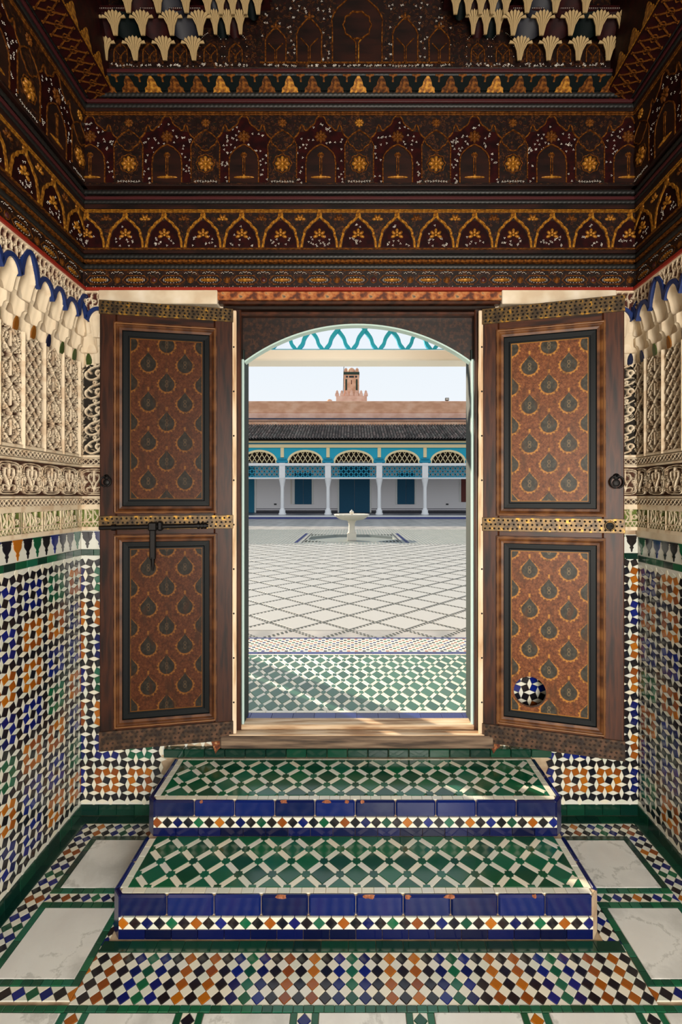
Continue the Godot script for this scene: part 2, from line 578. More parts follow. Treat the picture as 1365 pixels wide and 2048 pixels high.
# Squares turned left and right by turns, white lozenges in the gaps; past 300 of a kind the rest is one part.
func zellige(node: Node3D, u0: float, u1: float, v0: float, rows: int, skip, phase: int, sd: int, vis) -> void:
	var p := 0.0394
	var s := p / 1.3066
	var th := PI / 8
	var clip := rect(u0, v0 - p * 0.9, u1, v0 + (rows - 1) * p + p * 0.93)
	var sq := rect(-s / 2 + 0.0006, -s / 2 + 0.0006, s / 2 - 0.0006, s / 2 - 0.0006)
	var k := s * 0.3827 - 0.0007
	var l := s * 0.9239 - 0.0016
	var lz := PackedVector2Array([Vector2(-k, 0), Vector2(0, -l), Vector2(k, 0), Vector2(0, l)])
	var sq_mesh := prism_mesh(sq, -0.005, 0.0015, 0.0009)
	var lz_mesh := prism_mesh(lz, -0.005, 0.0008, 0.0007)
	var i0 := int(floor(u0 / p)) - 1
	var i1 := int(ceil(u1 / p)) + 1
	for j in range(-1, rows):
		for i in range(i0, i1):
			for kind in 2:
				if kind == 0 and j < 0:
					continue
				var c := Vector2(i * p + 0.002, v0 + j * p) + (Vector2(p / 2, p / 2) if kind else Vector2.ZERO)
				if c.x < u0 - p or c.x > u1 + p or skip.call(c):
					continue
				var even := posmod(i + j, 2) == 0
				var turn := (0.0 if even else PI / 2) if kind else (th if even else -th)
				var mesh: Mesh = lz_mesh if kind else sq_mesh
				var o := c
				var tn := turn
				var reach := (l if even else k) if kind else s * 0.66
				if c.x - reach < u0 or c.x + reach > u1 or (kind == 1 and (c.y - 0.02 < clip[0].y or c.y + 0.02 > clip[2].y)):
					var cut := Geometry2D.intersect_polygons(moved(lz if kind else sq, c, turn), clip)
					if cut.is_empty():
						continue
					mesh = prism_mesh(cut[0], -0.005, 0.0012, 0.0)
					o = Vector2.ZERO
					tn = 0.0
				var gl := "white"
				if kind == 0:
					var a := posmod(i + phase, 4)
					var b := posmod(j, 4)
					gl = "black"
					if a > 0 and b > 0 and not (a == 2 and b == 2):
						var bi := int(floor((i + phase) / 4.0))
						gl = ["orange", "blue", "orange", "green", "blue", "orange", "blue"][posmod(bi * 3 + (j / 4) * 2 + sd + (bi * bi + j / 4) % 2, 7)]
				var tilt := Basis(Vector3(rng.randf_range(-1, 1), rng.randf_range(-1, 1), 0).normalized(), rng.randf_range(0.0, 0.02))
				var at_ := Transform3D(tilt if o != Vector2.ZERO else Basis(), Vector3(o.x, o.y, 0)) * Transform3D(Basis(Vector3.BACK, tn), Vector3.ZERO)
				part(node, "lozenge_tile" if kind else "square_tile", mesh, fired(gl), at_)
	limit(node, "square_tile", vis)
	limit(node, "lozenge_tile", vis)

# Past 300 of one part on one thing: the 300 that show largest stay parts, the rest becomes one part.
func limit(node: Node3D, nm: String, vis = seen) -> void:
	var list := []
	for o in node.get_children():
		if o is MeshInstance3D and String(o.name).begins_with(nm):
			var p: Vector3 = o.global_transform * o.mesh.get_aabb().get_center()
			list.append([-p.z if vis.call(p) else 100.0 + absf(p.z), o])
	list.sort_custom(func(a, b): return a[0] < b[0])
	if list.size() <= 300 and list[list.size() - 1][0] < 100.0:
		return
	var m := Mb.new()
	for i in list.size():
		if i < 300 and list[i][0] < 100.0:
			continue
		var o: MeshInstance3D = list[i][1]
		var col: Color = o.material_override.albedo_color.srgb_to_linear()
		m.join(o.mesh, o.transform, col)
		node.remove_child(o)
		o.free()
	var r := part(node, "smaller_" + nm + "s", m.mesh(), M.mixed_glaze)
	r.set_meta("kind", "stuff")

func merlon() -> PackedVector2Array:
	var half := [[0.0277, 0.0], [0.0277, -0.007], [0.0225, -0.008], [0.0245, -0.014], [0.0212, -0.017], [0.0222, -0.025], [0.0205, -0.033], [0.0145, -0.041], [0.0085, -0.047], [0.0062, -0.053], [0.0092, -0.056], [0.0088, -0.061], [0.0048, -0.064], [0.0044, -0.072], [0.0016, -0.079]]
	var p := PackedVector2Array()
	for h in half:
		p.append(Vector2(-h[0], h[1]))
	for i in range(half.size() - 1, -1, -1):
		p.append(Vector2(half[i][0], half[i][1]))
	return p

# base tiles, the field's edges, the green line and the pendant border of a dado, between u0 and u1; off lifts or lowers its top
func dado(node: Node3D, u0: float, u1: float, off: float, seq_at: int) -> void:
	var y := 0.0
	var n := int(ceil((u1 - u0) / 0.0895))
	for i in n:
		var a := u0 + (u1 - u0) * i / n
		var b := u0 + (u1 - u0) * (i + 1) / n
		part(node, "base_tile", prism_mesh(rect(a + 0.0008, 0.001, b - 0.0008, 0.052), -0.005, 0.004, 0.0015), fired("dark_green"))
	n = int(ceil((u1 - u0) / 0.068))
	for i in n:
		var a := u0 + (u1 - u0) * i / n
		var b := u0 + (u1 - u0) * (i + 1) / n
		part(node, "line_tile", prism_mesh(rect(a + 0.0008, 1.2235 + off, b - 0.0008, 1.2515 + off), -0.005, 0.002, 0.001), fired("green" if i % 3 else "dark_green"))
	part(node, "white_band", prism_mesh(rect(u0, 1.2525 + off, u1, 1.339 + off), -0.005, 0.0, 0.0), M.white1)
	part(node, "white_edge", prism_mesh(rect(u0, 1.2 + minf(off, 0.0), u1, 1.2225 + off), -0.005, 0.0002, 0.0), M.white1)
	part(node, "white_edge", prism_mesh(rect(u0, 0.053, u1, 0.075), -0.005, 0.0002, 0.0), M.white1)
	var shape := prism_mesh(merlon(), -0.004, 0.002, 0.0)
	n = int(floor((u1 - u0) / 0.0585))
	var seq := ["black", "blue", "black", "orange", "black", "green", "black", "blue", "black", "black", "green"]
	for i in n:
		part(node, "pendant_tile", shape, fired(seq[(i + seq_at) % seq.size()]), Transform3D(Basis(), Vector3(u0 + (i + 0.5) * (u1 - u0) / n, 1.336 + off, 0)))

func side_zellige() -> void:
	var wl: Node3D = get_node("wall_left")
	var wr: Node3D = get_node("wall_right")
	var wb: Node3D = get_node("wall_back")
	zellige(wl, -3.1, -0.001, 0.0865, 29, func(_c): return false, 3, 0, seen)
	dado(wl, -1.3, -0.001, 0.0, 0)
	zellige(wr, 0.001, 3.1, 0.0865, 28, func(_c): return false, 0, 3, seen)
	dado(wr, 0.001, 1.3, -0.028, 5)
	var holder := Node3D.new()
	holder.name = "mosaic"
	wb.add_child(holder)
	wb.transform = Transform3D()
	holder.transform = frame_back()
	var gap := func(c: Vector2) -> bool:
		var x := c.x + XL
		return x > -0.585 and x < 0.635 and c.y > 0.33 or x > -0.88 and x < 0.92 and c.y < 0.325
	zellige(holder, 0.001, XR - XL - 0.001, 0.0865, 29, gap, 3, 1, uncovered)
	dado(holder, 0.001, 0.42, 0.0, 0)
	dado(holder, XR - XL - 0.42, XR - XL - 0.001, -0.018, 0)
	for s in [-1, 1]:
		box_part(wb, "white_edge", Vector3(-0.905 if s < 0 else 0.904, 0.286, -DB - 0.004), Vector3(-0.882 if s < 0 else 0.925, 0.33, -DB + 0.0005), M.white1, 0.0)
	var x := -0.875
	while x < 0.91:
		box_part(wb, "riser_tile", Vector3(x + 0.001, 0.287, -DB - 0.003), Vector3(x + 0.0935, 0.326, -DB + 0.03), M["dark_green%d" % (rng.randi() % 3)], 0.003)
		x += 0.095

# ---------------------------------------------------------------- floor: shapes are laid out in (x, d) and stand up out of the ground by z
func frame_floor(y: float) -> Transform3D:
	return Transform3D(Basis(Vector3.RIGHT, Vector3.FORWARD, Vector3.UP), Vector3(0, y, 0))

func lay(node: Node3D, nm: String, poly: PackedVector2Array, mat: Material, clip = null, z := 0.0, g := 0.001) -> void:
	var list := [poly]
	if clip != null:
		list = Geometry2D.intersect_polygons(poly, clip)
	for p in list:
		var area := 0.0
		for i in p.size():
			area += p[i].cross(p[(i + 1) % p.size()])
		if absf(area) < 0.00004:
			continue
		var c := Vector2.ZERO
		for q in p:
			c += q / p.size()
		var o := moved(p, -c)
		var tilt := Basis(Vector3(rng.randf_range(-1, 1), rng.randf_range(-1, 1), 0).normalized(), rng.randf_range(0.0, 0.008))
		part(node, nm, prism_mesh(o, -0.006, rng.randf_range(-0.0003, 0.0003), g), mat, Transform3D(tilt, Vector3(c.x, c.y, z)))

func strip(node: Node3D, x0: float, d0: float, x1: float, d1: float, step_: float, gl: String, nm := "border_tile") -> void:   # a row of tiles along the longer side
	var along_x := absf(x1 - x0) > absf(d1 - d0)
	var n := maxi(1, int(round(maxf(absf(x1 - x0), absf(d1 - d0)) / step_)))
	for i in n:
		var a := float(i) / n
		var b := float(i + 1) / n
		var r := rect(lerpf(x0, x1, a) + 0.0006, d0 + 0.0006, lerpf(x0, x1, b) - 0.0006, d1 - 0.0006) if along_x else rect(x0 + 0.0006, lerpf(d0, d1, a) + 0.0006, x1 - 0.0006, lerpf(d0, d1, b) - 0.0006)
		lay(node, nm, r, fired(gl), null, 0.001)

func diamonds(node: Node3D, r: PackedVector2Array, ox: float, od: float, p: float, seq: Array, by_row := false, shift := 0) -> void:
	var h := p / 2 - 0.0007
	var dia := PackedVector2Array([Vector2(-h, 0), Vector2(0, -h), Vector2(h, 0), Vector2(0, h)])
	var lo := r[0]
	var hi := r[2]
	var j0 := int(floor((lo.y - od) / p)) - 1
	var j1 := int(ceil((hi.y - od) / p)) + 1
	var i0 := int(floor((lo.x - ox) / p)) - 1
	var i1 := int(ceil((hi.x - ox) / p)) + 1
	for j in range(j0, j1):
		for i in range(i0, i1):
			lay(node, "diamond_tile", moved(dia, Vector2(ox + i * p, od + j * p)), fired(seq[posmod((j if by_row else i) + shift, seq.size())]), r, 0.0005)
			lay(node, "white_tile", moved(dia, Vector2(ox + (i + 0.5) * p, od + (j + 0.5) * p)), fired("white"), r, 0.0)

func slab(node: Node3D, x0: float, d0: float, x1: float, d1: float) -> void:
	lay(node, "marble_slab", rect(x0 + 0.001, d0 + 0.001, x1 - 0.001, d1 - 0.001), M.marble, null, 0.001, 0.0015)

func floor_tiles() -> void:
	var fl := thing("floor", "mosaic floor of coloured diamonds, green borders and white marble slabs", "floor", "structure")
	fl.transform = frame_floor(0.0)
	box_part(fl, "floor_bed", Vector3(-1.7, -1.9, -0.1), Vector3(1.8, 2.5, -0.0035), M.grout, 0.0)
	var seq := ["black", "orange", "black", "orange", "black", "blue", "green", "blue"]
	diamonds(fl, rect(-0.836, 1.4015, 0.905, 1.5625), 0.001, 1.4217, 0.0403, seq, false, 6)
	strip(fl, -0.836, 1.5635, 0.905, 1.603, 0.094, "dark_green")
	# slabs across the front, with a diamond column between them
	var gap := -0.4705
	strip(fl, -1.14, 1.3805, 1.19, 1.4005, 0.0303, "green")
	for i in 6:
		var x0 := -0.8045 + 0.334 * i
		strip(fl, x0 + 0.021, 1.0, x0 + 0.041, 1.38, 0.06, "green")
		diamonds(fl, rect(x0 - 0.021, 1.0, x0 + 0.021, 1.38), x0, 1.36, 0.0403, ["orange", "black", "blue", "green"], true, i)
		strip(fl, x0 - 0.041, 1.0, x0 - 0.021, 1.38, 0.06, "green")
		if i < 5:
			slab(fl, x0 + 0.041, 1.0, x0 + 0.293, 1.38)
	slab(fl, -1.25, 1.0, -0.846, 1.3805)
	slab(fl, 0.908, 1.0, 1.3, 1.3805)
	for k in 5:
		for i in 5:
			slab(fl, -1.3 + 0.55 * i, -1.625 + 0.525 * k, -0.75 + 0.55 * i, -1.1 + 0.525 * k)
	for s in [-1.0, 1.0]:
		var a := func(x: float) -> float: return x
		var wall := -1.274 if s < 0 else 1.347
		var edges := [-1.222, -1.144, -1.118, -0.862, -0.838] if s < 0 else [1.295, 1.217, 1.19, 0.932, 0.907]
		var e0: float = minf(edges[1], edges[0])
		var e1: float = maxf(edges[1], edges[0])
		# green gutter along the wall, in the line of the wall
		var n := 9
		for i in n:
			var da := 1.33 + 0.1 * i
			var db := minf(da + 0.099, 2.183)
			var wa := wall + (SL if s < 0 else SR) * (da - DB)
			var wc := wall + (SL if s < 0 else SR) * (db - DB)
			lay(fl, "border_tile", PackedVector2Array([Vector2(wa, da), Vector2(edges[0], da), Vector2(edges[0], db), Vector2(wc, db)]), fired("dark_green"), null, 0.003)
		diamonds(fl, rect(e0, 1.4015, e1, 2.098), (e0 + e1) / 2 - 0.0195, 1.42, 0.039, ["black", "blue", "green", "blue", "black", "orange"], true, 2)
		var inner := -0.822 if s < 0 else 0.85
		var x0 := minf(inner, edges[0])
		var x1 := maxf(inner, edges[0])
		diamonds(fl, rect(x0, 2.0985, x1, 2.1775), inner, 2.118, 0.0395, ["black", "blue", "green", "blue", "black", "orange"], false, 1)
		strip(fl, minf(wall, inner), 2.183, maxf(wall, inner), 2.2295, 0.1, "dark_green")
		var g0 := minf(inner, edges[1])
		var g1 := maxf(inner, edges[1])
		strip(fl, g0, 2.0745, g1, 2.098, 0.06, "dark_green")
		strip(fl, g0, 1.7955, g1, 1.8195, 0.04, "green")
		strip(fl, minf(edges[1], edges[2]), 1.82, maxf(edges[1], edges[2]), 2.0745, 0.07, "dark_green")
		diamonds(fl, rect(g0, 1.7575, g1, 1.795), edges[1], 1.7763, 0.0374, ["black", "blue", "green", "blue", "black", "orange"], false, 3)
		slab(fl, minf(inner, edges[2]), 1.82, maxf(inner, edges[2]), 2.0745)
		g0 = minf(edges[4], edges[1])
		g1 = maxf(edges[4], edges[1])
		strip(fl, g0, 1.732, g1, 1.757, 0.04, "green")
		strip(fl, minf(edges[1], edges[2]), 1.4755, maxf(edges[1], edges[2]), 1.732, 0.07, "green")
		strip(fl, minf(edges[3], edges[4]), 1.455, maxf(edges[3], edges[4]), 1.732, 0.05, "green")
		strip(fl, minf(edges[1], edges[3]), 1.455, maxf(edges[1], edges[3]), 1.4755, 0.03, "green")
		slab(fl, minf(edges[2], edges[3]), 1.4755, maxf(edges[2], edges[3]), 1.732)
		diamonds(fl, rect(minf(edges[1], edges[4]), 1.4125, maxf(edges[1], edges[4]), 1.4545), edges[4], 1.4335, 0.042, ["orange", "black", "blue", "green", "blue", "black"], false, 0)
		diamonds(fl, rect(minf(edges[4], inner), 1.57, maxf(edges[4], inner), 1.7565), (edges[4] + inner) / 2, 1.6, 0.0395, ["blue", "black"], true)
	for nm in ["white_tile", "diamond_tile"]:
		limit(fl, nm)

# ---------------------------------------------------------------- the two tiled steps
func mosaic(node: Node3D, y: float, rr: PackedVector2Array, x0: float, d0: float, p: float, shades: String, sq := "square_tile", stretch := 1.0) -> void:
	var r := rect(rr[0].x, d0 + (rr[0].y - d0) / stretch, rr[2].x, d0 + (rr[2].y - d0) / stretch)
	var w := p * 0.185
	var side := p / sqrt(2.0)
	var hs := (side - w) / sqrt(2.0) - 0.0008
	var dia := PackedVector2Array([Vector2(-hs, 0), Vector2(0, -hs), Vector2(hs, 0), Vector2(0, hs)])
	var star := PackedVector2Array()
	for i in 16:
		star.append(Vector2.from_angle(TAU * i / 16) * p * (0.15 if i % 2 == 0 else 0.115))
	var bl := side / 2 - p * 0.112
	var bar := rect(-bl, -w / 2 + 0.0006, bl, w / 2 - 0.0006)
	var lo := r[0]
	var hi := r[2]
	for j in range(-1, int((hi.y - d0) / (p / 2)) + 3):
		for i in range(int((lo.x - x0) / p) - 2, int((hi.x - x0) / p) + 3):
			var o := Vector2(x0 + (i + (0.0 if posmod(j, 2) == 1 else 0.5)) * p, d0 + j * p / 2)
			var pieces := [["star_tile", moved(star, o), shades, 0.0008, 0.0008], [sq, moved(dia, o + Vector2(p / 2, 0)), shades, 0.0004, 0.0012], ["bar_tile", moved(bar, o + Vector2(p / 4, p / 4), PI / 4), "white", 0.0, 0.0008], ["bar_tile", moved(bar, o + Vector2(p / 4, -p / 4), -PI / 4), "white", 0.0, 0.0008]]
			for q in pieces:
				for cut in Geometry2D.intersect_polygons(q[1], r):
					for k in cut.size():
						cut[k].y = d0 + (cut[k].y - d0) * stretch
					lay(node, q[0], cut, fired(q[2]), null, y + q[3], q[4])

func steps() -> void:
	var specs := [[0.147, 0.0, 1.607, 1.892, -0.7095, 1.7025, "lower of the two tiled steps, green lattice tread and chipped blue nosing"], [0.2863, 0.147, 1.89, 2.2, -0.651, 2.0018, "upper tiled step under the door sill, green lattice tread and blue nosing"]]
	for k in 2:
		var s: Array = specs[k]
		var h: float = s[0]
		var b: float = s[1]
		var d0: float = s[2]
		var d1: float = s[3]
		var x0 := -0.822
		var x1 := 0.85
		var st := thing("tiled_step", s[6], "step")
		st.transform = frame_floor(0.0)
		var cut := 0.03
		var body := PackedVector2Array([Vector2(x0 + cut, d0 + 0.012), Vector2(x1 - cut, d0 + 0.012), Vector2(x1 - 0.012, d0 + cut), Vector2(x1 - 0.012, d1 + 0.03), Vector2(x0 + 0.012, d1 + 0.03), Vector2(x0 + 0.012, d0 + cut)])
		part(st, "mortar_core", prism_mesh(body, b, h - 0.004, 0.0), M.grout)
		# tread
		var top := h
		var wx := 0.026
		var e := 0.0165
		var row := d0 + 0.038
		# white frame round the mosaic
		strip_at(st, x0 + 0.03, d0 + 0.0145, x1 - 0.03, row, 0.041, "white", "edge_tile", top)
		strip_at(st, x0 + 0.02, row, x0 + 0.02 + wx, d1 - 0.012, 0.045, "white", "edge_tile", top)
		strip_at(st, x1 - 0.02 - wx, row, x1 - 0.02, d1 - 0.012, 0.045, "white", "edge_tile", top)
		if k == 1:
			strip_at(st, x0 + 0.02, d1 - 0.012, x1 - 0.02, d1, 0.06, "white", "edge_tile", top)
		mosaic(st, top, rect(x0 + 0.02 + wx, row + 0.0008, x1 - 0.02 - wx, d1 - (0.002 if k == 0 else 0.0125)), s[4], s[5], 0.1213, "green")
		# blue nosing along the front and the sides
		var n := 10
		for i in n:
			var xa := x0 + 0.032 + (x1 - x0 - 0.064) * i / n
			var xb := x0 + 0.032 + (x1 - x0 - 0.064) * (i + 1) / n
			box_part(st, "nosing_tile", Vector3(xa + 0.0012, d0, b + 0.0757), Vector3(xb - 0.0012, d0 + 0.0155, h + 0.001), fired("cobalt"), 0.006)
		# places where the glaze has broken off to the clay
		for q in ([[0.06, 0.05], [0.19, 0.03], [-0.24, 0.045], [0.33, 0.05], [0.62, 0.02]] if k == 0 else [[-0.27, 0.035], [-0.1, 0.05], [-0.02, 0.02], [0.04, 0.022], [-0.6, 0.015]]):
			var pm := PackedVector2Array()
			for i in 11:
				var an := TAU * i / 11.0
				var rr := rng.randf_range(0.55, 1.0)
				pm.append(Vector2(cos(an) * q[1] * 0.5 * rr, sin(an) * 0.008 * rr))
			part(st, "broken_glaze", prism_mesh(pm, -0.004, 0.0012, 0.0), M.clay, Transform3D(Basis(Vector3.RIGHT, Vector3(0, 0.6, 0.8), Vector3(0, -0.8, 0.6)), Vector3(q[0], d0 + 0.0018, h - 0.0022)))
		for sx in [0, 1]:
			var m := 2
			for i in m:
				var da := d0 + cut + (d1 - d0 - cut) * i / m
				var db := d0 + cut + (d1 - d0 - cut) * (i + 1) / m
				var xa := x0 if sx == 0 else x1 - 0.02
				box_part(st, "nosing_tile", Vector3(xa, da + 0.001, b + 0.0757), Vector3(xa + 0.02, db - 0.001, h + 0.001), fired("cobalt"), 0.006)
				box_part(st, "side_tile", Vector3(xa + 0.001, da + 0.001, b + 0.001), Vector3(xa + 0.019, db - 0.001, b + 0.0745), fired("navy"), 0.002)
			# corner pieces, set across the corner
			var c := Vector2(x0 + 0.004, d0 + cut) if sx == 0 else Vector2(x1 - cut - 0.002, d0)
			var c2 := Vector2(x0 + cut + 0.002, d0) if sx == 0 else Vector2(x1 - 0.004, d0 + cut)
			var dr := (c2 - c).normalized()
			var nn := Vector2(-dr.y, dr.x) * 0.016
			var quad2 := PackedVector2Array([c, c2, c2 + nn, c + nn])
			part(st, "corner_tile", prism_mesh(quad2, b + 0.001, h + 0.0012 - (0.006 if k == 0 and sx == 1 else 0.0), 0.003), M.navy2 if not (k == 0 and sx == 1) else M.grout)
			var q := PackedVector2Array([c + nn, c2 + nn, Vector2(x0 + 0.031, d0 + 0.0145) if sx == 0 else Vector2(x1 - 0.02, d0 + 0.037), Vector2(x0 + 0.02, d0 + 0.038) if sx == 0 else Vector2(x1 - 0.03, d0 + 0.0145)])
			if Geometry2D.triangulate_polygon(q).size() > 0:
				part(st, "edge_tile", prism_mesh(q, h - 0.006, h, 0.0006), M.white1)
		# riser: a row of diamonds between blue rows
		var rise := Node3D.new()
		rise.name = "riser"
		st.add_child(rise)
		rise.transform = Transform3D(Basis(Vector3.RIGHT, Vector3.BACK, Vector3.DOWN), Vector3(0, d0 + 0.001, 0))
		var pd := 0.0416
		var hd := pd / 2 - 0.0007
		var dia := PackedVector2Array([Vector2(-hd, 0), Vector2(0, -hd), Vector2(hd, 0), Vector2(0, hd)])
		var r := rect(x0 + 0.032, b + 0.0345, x1 - 0.032, b + 0.0747)
		var seq := ["black", "blue", "black", "green", "black", "orange"]
		var cy := b + 0.0546
		for i in range(-21, 22):
			for p in Geometry2D.intersect_polygons(moved(dia, Vector2(0.014 + i * pd, cy)), r):
				part(rise, "diamond_tile", prism_mesh(p, -0.006, 0.001, 0.0008), fired(seq[posmod(i, 6)]))
			for sy in [-1, 1]:
				for p in Geometry2D.intersect_polygons(moved(dia, Vector2(0.014 + (i + 0.5) * pd, cy + sy * pd / 2)), r):
					part(rise, "white_tile", prism_mesh(p, -0.006, 0.0004, 0.0005), fired("white"))
		var nb := 18
		for i in nb:
			var xa := x0 + 0.032 + (x1 - x0 - 0.064) * i / nb
			var xb := x0 + 0.032 + (x1 - x0 - 0.064) * (i + 1) / nb
			part(rise, "plinth_tile", prism_mesh(rect(xa + 0.0008, b + 0.001, xb - 0.0008, b + 0.0335), -0.006, 0.001, 0.001), fired("navy"))

func strip_at(node: Node3D, x0: float, d0: float, x1: float, d1: float, step_: float, gl: String, nm: String, y: float) -> void:
	var along_x := absf(x1 - x0) > absf(d1 - d0)
	var n := maxi(1, int(round(maxf(absf(x1 - x0), absf(d1 - d0)) / step_)))
	for i in n:
		var a := float(i) / n
		var b := float(i + 1) / n
		var r := rect(lerpf(x0, x1, a) + 0.0005, d0 + 0.0005, lerpf(x0, x1, b) - 0.0005, d1 - 0.0005) if along_x else rect(x0 + 0.0005, lerpf(d0, d1, a) + 0.0005, x1 - 0.0005, lerpf(d0, d1, b) - 0.0005)
		var c := (r[0] + r[2]) / 2
		part(node, nm, prism_mesh(moved(r, -c), -0.008, 0.0 + rng.randf_range(-0.0004, 0.0004), 0.0008), fired(gl), Transform3D(Basis(), Vector3(c.x, c.y, y)))

# ---------------------------------------------------------------- the painted double door
func ring(x0: float, y0: float, x1: float, y1: float, prof: Array) -> ArrayMesh:   # a moulding mitred round a rectangle: [inset, z] from outside to inside
	var m := Mb.new()
	for k in prof.size() - 1:
		var a: Array = prof[k]
		var b: Array = prof[k + 1]
		var o := [Vector3(x0 + a[0], y0 + a[0], a[1]), Vector3(x1 - a[0], y0 + a[0], a[1]), Vector3(x1 - a[0], y1 - a[0], a[1]), Vector3(x0 + a[0], y1 - a[0], a[1])]
		var i := [Vector3(x0 + b[0], y0 + b[0], b[1]), Vector3(x1 - b[0], y0 + b[0], b[1]), Vector3(x1 - b[0], y1 - b[0], b[1]), Vector3(x0 + b[0], y1 - b[0], b[1])]
		for s in 4:
			var t := (s + 1) % 4
			m.quad(o[s], o[t], i[t], i[s])
	return m.mesh()

func drops_texture(w: int, h: int, wm: float, hm: float, first: float, sd: int, worn: float) -> ImageTexture:   # rows of painted drops on a brown ground; sizes in metres
	var im := Image.create(w, h, false, Image.FORMAT_RGB8)
	var f := FastNoiseLite.new()
	f.seed = sd
	f.frequency = 0.06
	f.fractal_octaves = 4
	var g := FastNoiseLite.new()
	g.seed = sd + 9
	g.noise_type = FastNoiseLite.TYPE_CELLULAR
	g.cellular_return_type = FastNoiseLite.RETURN_DISTANCE2_SUB
	g.frequency = 0.11
	var base := Color(0.46, 0.27, 0.15)
	var gold := Color(0.66, 0.46, 0.2)
	var slate := Color(0.215, 0.205, 0.175)
	var row := 0.0888
	for y in h:
		for x in w:
			var px := (x + 0.5) / w * wm
			var py := (y + 0.5) / h * hm
			var n := f.get_noise_2d(x, y)
			var c := base.lightened(0.08 * n) if n > 0 else base.darkened(-0.5 * n)
			var cell := g.get_noise_2d(x, y)
			if cell < -0.82:
				c = c.lerp(Color(0.28, 0.14, 0.08), 0.55)       # small painted scrolls
			elif cell > -0.45:
				c = c.lerp(gold, 0.2)
			var k0 := int(round((py - first) / row))
			for k in range(k0 - 1, k0 + 2):
				var odd := posmod(k, 2) == 1
				var cx := roundf(px / 0.165) * 0.165 if odd else (floorf(px / 0.165) + 0.5) * 0.165
				var q := Vector2(px - cx, py - first - k * row) / 0.0335
				var v := -q.y                                     # up is positive
				var r := Vector2(q.x, v + 0.15).length()
				if v > 0.35:
					r = maxf(absf(q.x) / maxf((1.45 - v) * 0.78, 0.02), 0.5 + v * 0.3)
				var wob := 0.09 * sin(atan2(v + 0.15, q.x) * 17.0)
				if r < 1.0:
					c = slate.lightened(0.1 * maxf(n, -1.0)) if n > 0 else slate.darkened(-0.4 * n)
					for s in 2:
						var e := Vector2(q.x / 0.17, (v + 0.32 - 0.5 * s) / (0.22 - 0.03 * s)).length()
						if absf(e - 1.0) < 0.3:
							c = c.lerp(Color(0.6, 0.5, 0.36), 0.5)
					if cell > -0.5:
						c = c.lerp(Color(0.3, 0.29, 0.25), 0.6)
				elif r < 1.27 + wob and r > 1.06 and v < 1.5:
					c = gold.darkened(maxf(0.0, -n * 0.6))
				elif absf(q.x) < 0.11 and v > 1.55 and v < 2.05:
					c = gold
			var edge := minf(minf(px, wm - px), minf(py, hm - py))
			if edge < 0.006 and edge > 0.0015:
				c = gold.darkened(0.15)
			var wr := f.get_noise_2d(x * 0.35 + 300, y * 0.12)
			if wr > 0.25:
				c = c.lerp(Color(0.3, 0.19, 0.12), minf((wr - 0.25) * worn, 0.7))
			im.set_pixel(x, y, c)
	return ImageTexture.create_from_image(im)

func stud_rows(node: Node3D, x0: float, x1: float, y0: float, y1: float, rows: int, mat: Material) -> void:
	var b := Mb.new()
	b.dome(Vector2.ZERO, 0.0048, 0.0048, 0.003, 0.0, 0.0, 8)
	var list := []
	var n := int((x1 - x0) / 0.0195)
	for j in rows:
		for i in n:
			list.append(Transform3D(Basis(), Vector3(x0 + (i + 0.5 + (0.12 if j % 2 else -0.12)) * (x1 - x0) / n + rng.randf_range(-0.001, 0.001), lerpf(y0, y1, (j + 0.5) / rows) + rng.randf_range(-0.001, 0.001), 0.0045)))
	many(node, "stud_row", b.mesh(), mat, list)

